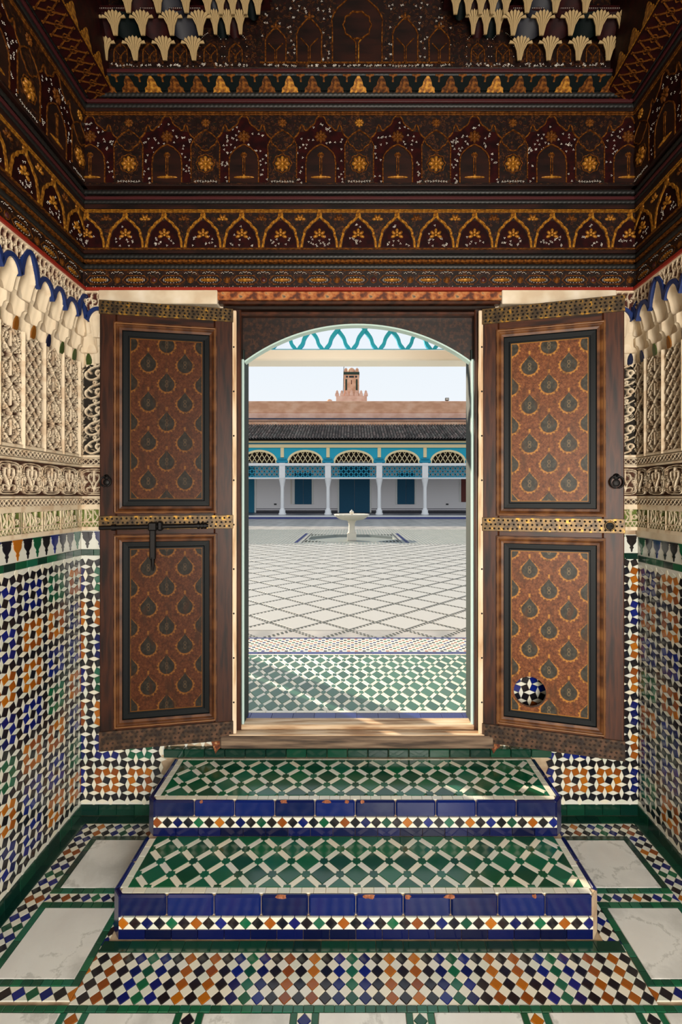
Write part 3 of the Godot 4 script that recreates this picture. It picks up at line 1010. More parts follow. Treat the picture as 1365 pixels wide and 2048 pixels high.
func leaf(nm: String, label: String, a: Vector3, b: Vector3, h: float, tint: Color, hole: bool) -> Node3D:
	var woods := [M.wood, M.wood_across, M.door_moulding]
	if not hole:                       # left leaf turns from the light: shade painted into its woods
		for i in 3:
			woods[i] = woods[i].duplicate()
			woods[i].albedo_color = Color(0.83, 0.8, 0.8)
	var lf := thing(nm, label, "door", "structure")
	var x := (b - a).normalized()
	var w := a.distance_to(b)
	lf.transform = Transform3D(Basis(x, Vector3.UP, x.cross(Vector3.UP)), a)
	var tp := -0.042
	var xs := [0.0, 0.099 * w, 0.878 * w, w]
	var pn := [[0.091, 0.9526], [1.0414, 1.894]]
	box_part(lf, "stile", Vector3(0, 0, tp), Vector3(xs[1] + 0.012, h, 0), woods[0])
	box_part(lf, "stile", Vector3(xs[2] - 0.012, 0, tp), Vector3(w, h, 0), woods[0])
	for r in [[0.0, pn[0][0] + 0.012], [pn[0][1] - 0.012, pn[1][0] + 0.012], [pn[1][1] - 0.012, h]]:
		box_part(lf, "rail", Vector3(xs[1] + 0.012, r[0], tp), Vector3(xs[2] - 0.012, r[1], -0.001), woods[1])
	for k in 2:
		var y0: float = pn[k][0]
		var y1: float = pn[k][1]
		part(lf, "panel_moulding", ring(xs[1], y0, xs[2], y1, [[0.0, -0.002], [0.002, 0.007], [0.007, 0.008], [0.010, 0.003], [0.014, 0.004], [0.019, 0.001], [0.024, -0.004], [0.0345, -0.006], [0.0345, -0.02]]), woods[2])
		part(lf, "gilt_line", ring(xs[1] + 0.0075, y0 + 0.0075, xs[2] - 0.0075, y1 - 0.0075, [[0.0, 0.0075], [0.0005, 0.0092], [0.003, 0.0085], [0.0035, 0.004]]), M.faded_gold)
		var cx0: float = xs[1] + 0.0335
		var cx1: float = xs[2] - 0.0335
		part(lf, "painted_channel", ring(cx0, y0 + 0.0335, cx1, y1 - 0.0335, [[0.0, -0.0075], [0.004, -0.013], [0.024, -0.014], [0.027, -0.009], [0.033, -0.009], [0.033, -0.016]]), M.slate_paint)
		var q := rect(cx0 + 0.031, y0 + 0.0645, cx1 - 0.031, y1 - 0.0645)
		var m := Mb.new()
		var lo := q[0]
		var hi := q[2]
		if hole and k == 0:
			var c := Vector2(0.2057, 0.248)
			var rad := 0.069
			var n := 48
			for i in n:
				var ps := []
				for j in 2:
					var dr := Vector2.from_angle(TAU * (i + j) / n + PI / 4)
					ps.append(c + dr * rad)
					var tx := ((hi.x if dr.x > 0 else lo.x) - c.x) / (dr.x if absf(dr.x) > 1e-6 else 1e-6)
					var ty := ((hi.y if dr.y > 0 else lo.y) - c.y) / (dr.y if absf(dr.y) > 1e-6 else 1e-6)
					ps.append(c + dr * minf(absf(tx), absf(ty)))
				var kk := m.v.size()
				m.quad(Vector3(ps[0].x, ps[0].y, -0.011), Vector3(ps[1].x, ps[1].y, -0.011), Vector3(ps[3].x, ps[3].y, -0.011), Vector3(ps[2].x, ps[2].y, -0.011))
				for i2 in range(kk, m.v.size()):
					m.t[i2] = Vector2((m.v[i2].x - lo.x) / (hi.x - lo.x), 1.0 - (m.v[i2].y - lo.y) / (hi.y - lo.y))
				m.quad(Vector3(ps[2].x, ps[2].y, -0.011), Vector3(ps[2].x, ps[2].y, -0.03), Vector3(ps[0].x, ps[0].y, -0.03), Vector3(ps[0].x, ps[0].y, -0.011))
			for cc in [lo, Vector2(hi.x, lo.y), hi, Vector2(lo.x, hi.y)]:    # the corners that the fan of spokes cuts off
				var best := []
				for i in n:
					var dr := Vector2.from_angle(TAU * i / n + PI / 4)
					var tx := absf(((hi.x if dr.x > 0 else lo.x) - c.x) / (dr.x if absf(dr.x) > 1e-6 else 1e-6))
					var ty := absf(((hi.y if dr.y > 0 else lo.y) - c.y) / (dr.y if absf(dr.y) > 1e-6 else 1e-6))
					var e := c + dr * minf(tx, ty)
					best.append([e.distance_to(cc), e])
				best.sort_custom(func(p, r): return p[0] < r[0])
				var near_x = null
				var near_y = null
				for bb in best:
					if near_x == null and absf(bb[1].x - cc.x) < 1e-4:
						near_x = bb[1]
					if near_y == null and absf(bb[1].y - cc.y) < 1e-4:
						near_y = bb[1]
				if near_x != null and near_y != null:
					var t0 := Vector3(cc.x, cc.y, -0.011)
					var t1 := Vector3(near_x.x, near_x.y, -0.011)
					var t2 := Vector3(near_y.x, near_y.y, -0.011)
					var kk := m.v.size()
					var ccw := (t1 - t0).cross(t2 - t0).z > 0
					m.tri(t0, t1 if ccw else t2, t2 if ccw else t1)
					for i2 in range(kk, m.v.size()):
						m.t[i2] = Vector2((m.v[i2].x - lo.x) / (hi.x - lo.x), 1.0 - (m.v[i2].y - lo.y) / (hi.y - lo.y))
		else:
			var mid := (lo.x + hi.x) / 2       # two boards with a fine joint
			for s in 2:
				var xa := lo.x if s == 0 else mid + 0.0008
				var xb := mid - 0.0008 if s == 0 else hi.x
				m.quad(Vector3(xa, lo.y, -0.011), Vector3(xb, lo.y, -0.011), Vector3(xb, hi.y, -0.011), Vector3(xa, hi.y, -0.011))
				for i2 in range(m.v.size() - 4, m.v.size()):
					m.t[i2] = Vector2((m.v[i2].x - lo.x) / (hi.x - lo.x), 1.0 - (m.v[i2].y - lo.y) / (hi.y - lo.y))
			m.quad(Vector3(mid - 0.002, lo.y, -0.0125), Vector3(mid + 0.002, lo.y, -0.0125), Vector3(mid + 0.002, hi.y, -0.0125), Vector3(mid - 0.002, hi.y, -0.0125))
			m.box(Vector3(lo.x, lo.y, -0.03), Vector3(hi.x, hi.y, -0.0128))
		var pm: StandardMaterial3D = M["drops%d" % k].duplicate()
		pm.albedo_color = tint  # on the left leaf this tint paints shade into the panels
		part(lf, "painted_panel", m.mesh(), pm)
	var bands := [[0.0, 0.086, "old_brass", 4], [0.9726, 1.0348, "brass", 3], [1.923, h + 0.002, "brass", 4]]
	for s in bands:
		var bm := Mb.new()
		bm.box(Vector3(-0.002, s[0], -0.003), Vector3(w + 0.002, s[1], 0.0045), 0.0012)
		var strap := part(lf, "metal_strap", bm.mesh(), M[s[2]])
		stud_rows(strap, 0.004, w - 0.004, s[0] + 0.003, s[1] - 0.003, s[3], M.iron if s[2] == "brass" else M.rust)
	return lf

func knocker(node: Node3D, x: float, y: float, r: float) -> void:
	var m := Mb.new()
	m.dome(Vector2(x, y + r * 0.9), r * 0.55, r * 0.55, 0.006, 0.0, 0.0, 14)
	var p := PackedVector3Array()
	for i in 25:
		p.append(Vector3(x + sin(TAU * i / 24.0) * r, y + cos(TAU * i / 24.0) * r, 0.012 - 0.004 * cos(TAU * i / 24.0)))
	m.tube(p, r * 0.16)
	m.tube(PackedVector3Array([Vector3(x, y + r * 0.95, 0.0), Vector3(x, y + r * 0.95, 0.012), Vector3(x, y + r * 1.1, 0.016)]), r * 0.14)
	part(node, "ring_handle", m.mesh(), M.iron)
	m = Mb.new()
	m.dome(Vector2(x, y - r * 0.15), r * 0.62, r * 0.62, 0.004, 0.0, 0.0, 14)
	part(node, "ring_plate", m.mesh(), M.iron)

func doors() -> void:
	plain("iron", Color(0.07, 0.06, 0.06), 0.5, 0.6)
	plain("rust", Color(0.16, 0.1, 0.07), 0.7, 0.2)
	plain("faded_gold", Color(0.5, 0.32, 0.13), 0.5)
	grain("door_moulding", noise(0.02, 128, [[0.15, Color(0.2, 0.11, 0.06)], [0.5, Color(0.36, 0.215, 0.115)], [0.85, Color(0.46, 0.3, 0.16)]], 5), Vector3(4, 4, 4), 0.42, false)
	var br := grain("brass", noise(0.012, 256, [[0.2, Color(0.24, 0.19, 0.13)], [0.5, Color(0.36, 0.28, 0.17)], [0.74, Color(0.4, 0.31, 0.17)], [0.82, Color(0.62, 0.45, 0.15)], [1.0, Color(0.7, 0.5, 0.18)]], 5), Vector3(6, 6, 6), 0.42, false)
	br.metallic = 0.55
	var ob := grain("old_brass", noise(0.012, 256, [[0.2, Color(0.14, 0.09, 0.06)], [0.5, Color(0.26, 0.18, 0.11)], [0.8, Color(0.34, 0.23, 0.16)]], 5), Vector3(6, 6, 6), 0.55, false)
	ob.metallic = 0.3
	for k in 2:
		var dm := plain("drops%d" % k, Color.WHITE, 0.42)
		dm.metallic_specular = 0.28
		dm.albedo_texture = drops_texture(224, 480, 0.33, 0.73, 0.11 if k else 0.085, 3 + k, 1.4 if k else 2.6)
	for nm in ["wood", "wood_across", "door_moulding"]:
		M[nm].metallic_specular = 0.36
	var a := Vector3(-1.109, 0.38, -2.087)
	var b := Vector3(-0.5487, 0.38, -2.19)
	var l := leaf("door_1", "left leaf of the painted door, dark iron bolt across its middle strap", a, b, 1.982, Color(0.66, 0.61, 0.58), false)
	knocker(l, 0.028, 1.186, 0.022)
	# sliding bolt with its hasp
	var m := Mb.new()
	var zc := 0.017
	m.tube(PackedVector3Array([Vector3(0.004, 0.983, zc), Vector3(0.06, 0.984, zc)]), 0.009)
	m.tube(PackedVector3Array([Vector3(0.055, 0.984, zc), Vector3(0.058, 0.984, zc), Vector3(0.068, 0.984, zc), Vector3(0.071, 0.984, zc)]), 0.014)
	m.tube(PackedVector3Array([Vector3(0.06, 0.984, zc), Vector3(0.42, 0.988, zc)]), 0.0105, 10)
	for q in [0.415, 0.43, 0.444]:
		m.tube(PackedVector3Array([Vector3(q, 0.988, zc), Vector3(q + 0.002, 0.988, zc), Vector3(q + 0.009, 0.988, zc), Vector3(q + 0.011, 0.988, zc)]), 0.0145, 10)
	m.tube(PackedVector3Array([Vector3(0.42, 0.988, zc), Vector3(0.462, 0.988, zc)]), 0.008)
	var bolt := part(l, "sliding_bolt", m.mesh(), M.iron)
	m = Mb.new()
	m.box(Vector3(0.208, 0.968, 0.004), Vector3(0.244, 1.006, 0.036), 0.005)
	m.box(Vector3(0.212, 0.84, 0.012), Vector3(0.238, 0.975, 0.026), 0.004)
	part(bolt, "hasp", m.mesh(), M.iron)
	m = Mb.new()
	m.tube(PackedVector3Array([Vector3(0.225, 0.85, 0.018), Vector3(0.225, 0.79, 0.016)]), 0.0105, 8, 0.004)
	part(bolt, "hasp_tail", m.mesh(), M.iron)
	m = Mb.new()
	m.box(Vector3(0.246, 0.968, 0.004), Vector3(0.268, 1.01, 0.034), 0.006)
	part(bolt, "bolt_keeper", m.mesh(), M.iron)
	a = Vector3(0.604, 0.369, -2.19)
	b = Vector3(1.1667, 0.369, -2.03)
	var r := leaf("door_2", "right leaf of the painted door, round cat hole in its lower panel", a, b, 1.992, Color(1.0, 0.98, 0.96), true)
	knocker(r, 0.553, 1.193, 0.026)
	m = Mb.new()
	var p := PackedVector3Array()
	for i in 25:
		p.append(Vector3(0.527 + sin(TAU * i / 24.0) * 0.0185, 1.004 + cos(TAU * i / 24.0) * 0.0185, 0.006))
	m.tube(p, 0.004)
	part(r, "bolt_socket_rim", m.mesh(), M.brass)
	m = Mb.new()
	m.dome(Vector2(0.527, 1.004), 0.016, 0.016, 0.0012, 0.0, 0.0044, 16)
	part(r, "bolt_socket", m.mesh(), M.dark_hole)

func door_frame() -> void:
	plain("green_paint", Color(0.008, 0.1, 0.078), 0.65)
	plain("pale_paint", Color(0.72, 0.82, 0.8), 0.6)
	plain("red_paint", Color(0.4, 0.1, 0.06), 0.5)
	grain("lintel_paint", noise(0.03, 128, [[0.2, Color(0.3, 0.13, 0.06)], [0.5, Color(0.62, 0.34, 0.15)], [0.75, Color(0.72, 0.5, 0.3)], [0.9, Color(0.34, 0.3, 0.26)]], 4), Vector3(5, 5, 5), 0.6)
	var fr := thing("door_frame", "dark wooden frame of the doorway with an arched head and worn sill", "door frame")
	for s in [-1, 1]:
		var xo := -0.6 if s < 0 else 0.67
		var xi := -0.52 if s < 0 else 0.5765
		var xp := -0.5105 if s < 0 else 0.566
		box_part(fr, "jamb", Vector3(minf(xo, xi), 0.345, -2.33), Vector3(maxf(xo, xi), 2.41, -2.225), M.jamb_wood)
		box_part(fr, "pale_edge", Vector3(minf(xi, xp), 0.4, -2.26), Vector3(maxf(xi, xp), 2.15, -2.245), M.pale_paint, 0.002)
		box_part(fr, "green_reveal", Vector3(minf(xi, xp + 0.0005 * s), 0.4, -2.355), Vector3(maxf(xi, xp + 0.0005 * s), 2.2, -2.261), M.green_paint, 0.002)
		var xb0 := -0.559 if s < 0 else 0.587
		var bead := box_part(fr, "bare_bead", Vector3(xb0, 0.4, -2.205), Vector3(xb0 + 0.025, 2.36, -2.192), M.bare_wood, 0.003)
		var nails := []
		for i in 9:
			var nm := Mb.new()
			nm.dome(Vector2.ZERO, 0.0045, 0.0045, 0.002, 0.0, 0.0, 8)
			part(bead, "nail_head", nm.mesh(), M.iron, Transform3D(Basis(), Vector3(xb0 + 0.014, 0.55 + i * 0.205, -2.192)))
	# arched head: a board with a segmental arch cut out of it
	var ya := 2.14
	var xa := -0.515
	var xz := 0.571
	var cx := (xa + xz) / 2
	var hw := (xz - xa) / 2
	var rise := 0.18
	var rad := (hw * hw + rise * rise) / (2 * rise)
	var arc := PackedVector2Array()
	for i in 41:
		var t := asin(hw / rad) * (1.0 - i / 20.0)
		arc.append(Vector2(cx + sin(t) * rad, ya + rise - rad + cos(t) * rad))
	var board := PackedVector2Array([Vector2(xa - 0.01, ya - 0.02), Vector2(xa - 0.01, 2.4), Vector2(xz + 0.01, 2.4), Vector2(xz + 0.01, ya - 0.02), Vector2(xz, ya - 0.02)])
	board.append_array(arc)
	board.append(Vector2(xa, ya - 0.02))
	var m := Mb.new()
	m.prism(board, -2.31, -2.27, 0.0)
	part(fr, "arched_head", m.mesh(), M.head_paint)
	m = Mb.new()
	m.ribbon(arc, 0.007, -2.305, -2.264)
	part(fr, "arch_edge", m.mesh(), M.pale_paint)
	box_part(fr, "head_moulding", Vector3(-0.6, 2.352, -2.28), Vector3(0.67, 2.372, -2.232), M.jamb_wood, 0.006)
	box_part(fr, "head_moulding", Vector3(-0.6, 2.374, -2.28), Vector3(0.67, 2.39, -2.21), M.dark_wood, 0.006)
	box_part(fr, "head_moulding", Vector3(-0.62, 2.392, -2.28), Vector3(0.69, 2.407, -2.195), M.jamb_wood, 0.005)
	box_part(fr, "lintel", Vector3(-0.625, 2.408, -2.28), Vector3(0.7, 2.447, -2.19), M.lintel_paint, 0.004)
	box_part(fr, "sill", Vector3(-0.605, 0.344, -2.26), Vector3(0.653, 0.402, -2.17), M.old_wood, 0.008)
	box_part(fr, "sill_lip", Vector3(-0.565, 0.4, -2.225), Vector3(0.61, 0.4065, -2.178), M.bare_sill, 0.003)
	box_part(fr, "inner_sill", Vector3(-0.525, 0.395, -2.312), Vector3(0.58, 0.4235, -2.236), M.bare_sill, 0.005)
	for s in [-1, 1]:     # broken ends under the hinges
		m = Mb.new()
		var x0 := -0.63 if s < 0 else 0.655
		m.prism(PackedVector2Array([Vector2(x0 - 0.02, 0.37), Vector2(x0, 0.312), Vector2(x0 + 0.012, 0.33), Vector2(x0 + 0.03, 0.345), Vector2(x0 + 0.03, 0.375)]), -2.232, -2.19, 0.003)
		part(fr, "broken_block", m.mesh(), M.rusty_wood)

# ---------------------------------------------------------------- the painted and gilt cornice, on three sides
func yy(px: float, s: float) -> float:
	return EYE + (V0 - px) * (DB - s) / F

func rope_mesh(len_: float, r: float) -> ArrayMesh:
	var m := Mb.new()
	var rows := []
	var n := int(len_ / 0.006)
	for i in n + 1:
		var u := len_ * i / n
		var row := PackedVector3Array()
		for k in 9:
			var a := PI * k / 8.0
			var q := r * (0.86 + 0.22 * absf(sin(a * 1.0 - u * PI / 0.021)))
			row.append(Vector3(u, -cos(a) * q, sin(a) * q * 0.8))
		rows.append(row)
	var turned := []
	for k in range(8, -1, -1):
		var row := PackedVector3Array()
		for i in range(n, -1, -1):
			row.append(rows[i][k])
		turned.append(row)
	m.sheet(turned)
	return m.mesh()

func petals(n: int, r: float, w: float, from: float, to: float, h: float) -> ArrayMesh:
	var m := Mb.new()
	for i in n:
		var a := lerpf(from, to, float(i) / maxf(n - (0 if absf(to - from) > 6.2 else 1), 1))
		m.dome(Vector2.from_angle(a) * r * 0.6, r * 0.4, w, h, a, 0.0, 8)
	m.dome(Vector2.ZERO, r * 0.2, r * 0.2, h * 0.6, 0.0, 0.0, 8)
	return m.mesh()

func mirrored(half: Array) -> PackedVector2Array:     # a half outline, from the foot on the right up to the middle
	var p := PackedVector2Array()
	for h in half:
		p.append(Vector2(h[0], h[1]))
	for i in range(half.size() - 1, -1, -1):
		if half[i][0] > 1e-5:
			p.append(Vector2(-half[i][0], half[i][1]))
	return p

func smooth(p: PackedVector2Array, times := 1) -> PackedVector2Array:
	for t in times:
		var q := PackedVector2Array([p[0]])
		for i in p.size() - 1:
			q.append(p[i].lerp(p[i + 1], 0.25))
			q.append(p[i].lerp(p[i + 1], 0.75))
		q.append(p[p.size() - 1])
		p = q
	return p

func strip_mesh(p: PackedVector2Array, w: float, t := 0.004) -> ArrayMesh:
	var m := Mb.new()
	m.ribbon(p, w, 0.0, t)
	return m.mesh()

func put(parent: Node3D, nm: String, mesh: Mesh, mat: Material, u: float, v: float, s: float) -> MeshInstance3D:
	return part(parent, nm, mesh, mat, Transform3D(Basis(), Vector3(u, v, s)))

func triplets(list: Array, u: float, v: float, s: float) -> void:
	var a := rng.randf() * TAU
	for k in 3:
		var q := Vector2.from_angle(a + TAU * k / 3) * 0.0031
		list.append(Transform3D(Basis(), Vector3(u + q.x, v + q.y, s)))

func scroll_texture(sz: int, base: Color, inks: Array, n: int, sd: int) -> ImageTexture:     # small painted scrolls all over
	var im := Image.create(sz, sz, false, Image.FORMAT_RGB8)
	var r := RandomNumberGenerator.new()
	r.seed = sd
	var f := FastNoiseLite.new()
	f.frequency = 0.03
	for y in sz:
		for x in sz:
			var k := f.get_noise_2d(x, y)
			im.set_pixel(x, y, base.lightened(k * 0.06) if k > 0 else base.darkened(-k * 0.35))
	for i in n:
		var p := Vector2(r.randf(), r.randf()) * sz
		var a := r.randf() * TAU
		var turn := r.randf_range(0.1, 0.28) * (1 if r.randf() < 0.5 else -1)
		var ink: Color = inks[r.randi() % inks.size()]
		for s in r.randi_range(8, 22):
			p += Vector2.from_angle(a) * 1.3
			a += turn
			turn *= 1.05
			for d in [Vector2i(0, 0), Vector2i(1, 0), Vector2i(0, 1)]:
				im.set_pixel(posmod(int(p.x) + d.x, sz), posmod(int(p.y) + d.y, sz), ink)
	return ImageTexture.create_from_image(im)

func cornice() -> void:
	var dark := Color(0.1, 0.045, 0.036)
	var gd := grain("frieze_paint", scroll_texture(384, dark, [Color(0.29, 0.155, 0.06), Color(0.17, 0.06, 0.05), Color(0.07, 0.075, 0.055), Color(0.34, 0.19, 0.07)], 1100, 4), Vector3(2.4, 2.4, 2.4), 0.42, false)
	gd.metallic_specular = 0.5
	grain("red_ground", noise(0.03, 128, [[0.2, Color(0.1, 0.022, 0.028)], [0.7, Color(0.165, 0.035, 0.035)]]), Vector3(5, 5, 5), 0.6, false)
	grain("beam_paint", noise(0.02, 128, [[0.2, Color(0.07, 0.035, 0.03)], [0.5, Color(0.13, 0.06, 0.045)], [0.8, Color(0.17, 0.075, 0.05)]], 4), Vector3(1, 5, 5), 0.42, false)
	grain("gold", noise(0.05, 128, [[0.2, Color(0.42, 0.25, 0.08)], [0.55, Color(0.64, 0.42, 0.13)], [0.85, Color(0.75, 0.54, 0.2)]], 4), Vector3(9, 9, 9), 0.4, false)
	M.gold.metallic = 0.25
	grain("old_gold", noise(0.05, 128, [[0.2, Color(0.22, 0.115, 0.045)], [0.55, Color(0.39, 0.22, 0.08)], [0.85, Color(0.5, 0.31, 0.115)]], 4), Vector3(9, 9, 9), 0.45, false)
	plain("rope_paint", Color(0.085, 0.085, 0.08), 0.5)
	plain("purple_paint", Color(0.26, 0.1, 0.11), 0.45)
	plain("vermilion", Color(0.55, 0.13, 0.07), 0.5)
	plain("dot_paint", Color(0.86, 0.84, 0.8), 0.6)
	plain("cream_paint", Color(0.66, 0.56, 0.39), 0.6)
	M.old_gold.metallic_specular = 0.2
	M.gold.metallic_specular = 0.35
	plain("bottle_green", Color(0.015, 0.05, 0.05), 0.6)
	M.red_ground.metallic_specular = 0.25
	M.bottle_green.metallic_specular = 0.2
	plain("ink_blue", Color(0.03, 0.035, 0.1), 0.6)
	var dot := Mb.new()
	dot.dome(Vector2.ZERO, 0.0018, 0.0018, 0.0012, 0.0, 0.0, 5)
	var dm := dot.mesh()
	# motifs
	var ogee := strip_mesh(smooth(mirrored([[0.083, 0.0], [0.08, 0.022], [0.076, 0.045], [0.069, 0.058], [0.071, 0.066], [0.066, 0.082], [0.055, 0.094], [0.046, 0.096], [0.046, 0.103], [0.036, 0.116], [0.018, 0.127], [0.008, 0.137], [0.005, 0.15], [0.0045, 0.166]])), 0.0105, 0.005)
	var tip := petals(2, 0.019, 0.006, 2.2, 0.95, 0.005)
	var fan5 := petals(5, 0.031, 0.0078, -0.35, PI + 0.35, 0.007)
	var fan4 := petals(4, 0.026, 0.0068, 0.1, PI - 0.1, 0.006)
	var rosette := petals(8, 0.036, 0.0095, 0.0, TAU, 0.01)
	var rosette_s := petals(8, 0.029, 0.0078, 0.0, TAU, 0.008)
	var rosette_t := petals(8, 0.021, 0.006, 0.0, TAU, 0.006)
	var m := Mb.new()
	m.dome(Vector2.ZERO, 0.038, 0.0085, 0.009, 0.0, 0.0, 14)
	var cart := m.mesh()
	var hexa := PackedVector2Array([Vector2(-0.06, 0), Vector2(-0.04, 0.02), Vector2(0.04, 0.02), Vector2(0.06, 0), Vector2(0.04, -0.02), Vector2(-0.04, -0.02)])
	m = Mb.new()
	m.ribbon(hexa, 0.004, 0.0, 0.003, true)
	var hex_mesh := m.mesh()
	m = Mb.new()
	m.dome(Vector2.ZERO, 0.0115, 0.0115, 0.006, 0.0, 0.0, 8)
	var boss := m.mesh()
	m = Mb.new()
	m.ribbon(PackedVector2Array([Vector2(0.0145, 0), Vector2(0.0102, 0.0102), Vector2(0, 0.0145), Vector2(-0.0102, 0.0102), Vector2(-0.0145, 0), Vector2(-0.0102, -0.0102), Vector2(0, -0.0145), Vector2(0.0102, -0.0102)]), 0.003, 0.0, 0.003, true)
	var boss_ring := m.mesh()
	var bench_arch := strip_mesh(smooth(mirrored([[0.068, 0.0], [0.068, 0.045], [0.069, 0.09], [0.065, 0.105], [0.067, 0.115], [0.055, 0.14], [0.045, 0.147], [0.03, 0.163], [0.01, 0.172], [0.0, 0.178]])), 0.0055)
	var outer_arch := strip_mesh(smooth(mirrored([[0.125, 0.205], [0.105, 0.222], [0.098, 0.24], [0.094, 0.258], [0.087, 0.268], [0.08, 0.258], [0.076, 0.243], [0.066, 0.238], [0.055, 0.252], [0.038, 0.262], [0.026, 0.275], [0.022, 0.292], [0.012, 0.304], [0.0, 0.309]])), 0.0055)
	var rose_arch := strip_mesh(smooth(mirrored([[0.066, 0.02], [0.066, 0.15], [0.068, 0.17], [0.055, 0.195], [0.05, 0.205], [0.03, 0.225], [0.012, 0.235], [0.0, 0.244]])), 0.005)
	var rose_net := strip_mesh(smooth(PackedVector2Array([Vector2(-0.055, 0.2), Vector2(-0.045, 0.175), Vector2(-0.025, 0.165), Vector2(-0.018, 0.148), Vector2(0.018, 0.148), Vector2(0.025, 0.165), Vector2(0.045, 0.175), Vector2(0.055, 0.2)])), 0.0045)
	var rose_ring := Mb.new()
	var rr := PackedVector2Array()
	for i in 32:
		rr.append(Vector2.from_angle(TAU * i / 32) * (0.041 + 0.003 * cos(TAU * i / 4.0)))
	rose_ring.ribbon(rr, 0.0035, 0.0, 0.003, true)
	var rose_ring_mesh := rose_ring.mesh()
	m = Mb.new()
	m.dome(Vector2(0, 0.026), 0.05, 0.0055, 0.008, 0.0, 0.0, 12)
	m.dome(Vector2(0, 0.033), 0.007, 0.006, 0.008, 0.0, 0.0, 8)
	var bench := m.mesh()
	m = Mb.new()
	m.ribbon(PackedVector2Array([Vector2(-0.0045, 0.036), Vector2(-0.0045, 0.14)]), 0.004, 0.0, 0.004)
	m.ribbon(PackedVector2Array([Vector2(0.0045, 0.036), Vector2(0.0045, 0.14)]), 0.004, 0.0, 0.004)
	m.dome(Vector2(0, 0.128), 0.017, 0.013, 0.005, 0.0, 0.0, 8)
	var bench_post := m.mesh()
	var hump := prism_mesh(smooth(PackedVector2Array([Vector2(-0.05, -0.033), Vector2(-0.036, -0.028), Vector2(-0.036, -0.012), Vector2(-0.022, -0.008), Vector2(-0.018, 0.012), Vector2(0, 0.033), Vector2(0.018, 0.012), Vector2(0.022, -0.008), Vector2(0.036, -0.012), Vector2(0.036, -0.028), Vector2(0.05, -0.033), Vector2(0.05, -0.036), Vector2(-0.05, -0.036)])), 0.0, 0.004, 0.0)
	var tee := prism_mesh(PackedVector2Array([Vector2(-0.018, 0.031), Vector2(-0.018, 0.025), Vector2(-0.004, 0.022), Vector2(-0.004, 0.004), Vector2(0.004, 0.004), Vector2(0.004, 0.022), Vector2(0.018, 0.025), Vector2(0.018, 0.031)]), 0.0, 0.003, 0.0)
	var labels := ["gilt and painted cornice boards over the doorway", "painted cornice over the left wall, its gold catching the light", "painted cornice over the right wall, deep in shade"]
	for side in 3:
		var fr := [frame_back(), frame_left(), frame_right()]
		var tr := thing("trim_%d" % (side + 1), labels[side], "cornice", "structure")
		tr.transform = fr[side]
		var lb := XR - XL
		var u0: float = [0.0, -1.7, 0.0][side]
		var u1: float = [lb, 0.0, 1.7][side]
		var ln := u1 - u0
		var plus := 0.0
		box_part(tr, "backing_board", Vector3(u0 if side != 1 else -3.1, TOP - 0.004, -0.005), Vector3(u1 if side != 2 else 3.1, 4.2, 0.014), M.beam_paint, 0.0)
		var boards := [[580, 574, 0.052, "vermilion", "fillet"], [583, 539.5, 0.02, "frieze_paint", "frieze_board"], [541, 538, 0.024, "old_gold", "fillet"], [524, 518.5, 0.034, "old_gold", "fillet"], [506, 497, 0.026, "beam_paint", "fillet"], [498, 495.5, 0.034, "old_gold", "fillet"], [496, 424, 0.03, "frieze_paint", "frieze_board"], [424, 422.2, 0.036, "gold", "fillet"], [420.6, 418.2, 0.038, "gold", "fillet"], [417, 408, 0.036, "beam_paint", "fillet"], [398, 392.5, 0.04, "purple_paint", "fillet"], [371, 368, 0.042, "beam_paint", "fillet"], [369, 229, 0.04, "frieze_paint", "frieze_board"], [229, 227, 0.046, "old_gold", "fillet"], [225, 222.5, 0.047, "old_gold", "fillet"], [221, 215, 0.046, "beam_paint", "fillet"], [203, 197, 0.056, "purple_paint", "fillet"], [143, 137, 0.104, "purple_paint", "fillet"], [136, -90, 0.085, "frieze_paint", "frieze_board"]]
		for b in boards:
			var bs: float = b[2]
			box_part(tr, b[4], Vector3(u0, yy(b[0], bs), 0.0), Vector3(u1, yy(b[1], bs), bs), M[b[3]], 0.0012)
		# the sloping board under the upper frieze
		m = Mb.new()
		var za := 0.062
		var zb := 0.1
		var ya := yy(181, za)
		var yb := yy(151, zb)
		m.quad(Vector3(u0, ya, za), Vector3(u1, ya, za), Vector3(u1, yb, zb), Vector3(u0, yb, zb))
		m.quad(Vector3(u0, yb, zb), Vector3(u1, yb, zb), Vector3(u1, yb, 0.0), Vector3(u0, yb, 0.0))
		m.quad(Vector3(u0, ya, 0.0), Vector3(u1, ya, 0.0), Vector3(u1, ya, za), Vector3(u0, ya, za))
		part(tr, "sloping_board", m.mesh(), M.bottle_green if side == 0 else M.red_ground)
		for r in [[532.5, 0.0118, 0.03], [512, 0.0105, 0.03], [402.5, 0.009, 0.036], [383, 0.0098, 0.038], [210, 0.0105, 0.05], [187, 0.013, 0.058], [147, 0.0085, 0.1]]:
			put(tr, "rope_moulding", rope_mesh(ln, r[1]), M.rope_paint, u0, yy(r[0], r[2]), r[2] - 0.006)
		for r in [[577, 0.006, 0.026], [579.5, 0.004, 0.03]]:
			box_part(tr, "fillet", Vector3(u0, yy(r[0], r[2]) - r[1] / 2, 0.0), Vector3(u1, yy(r[0], r[2]) + r[1] / 2, r[2]), M.beam_paint, 0.001)
		# where a motif falls: the middle of the doorway on the back, steps from the corner on the sides
		var mid := 0.03 - XL if side == 0 else (-0.09 if side == 1 else 0.09)
		var ud0 := u0 + 0.03 if side == 0 else (-1.0 if side == 1 else 0.02)
		var ud1 := u1 - 0.03 if side == 0 else (-0.02 if side == 1 else 1.0)
		var dots := []
		# cartouche band
		var yc := yy(560, 0.02)
		var z := 0.02
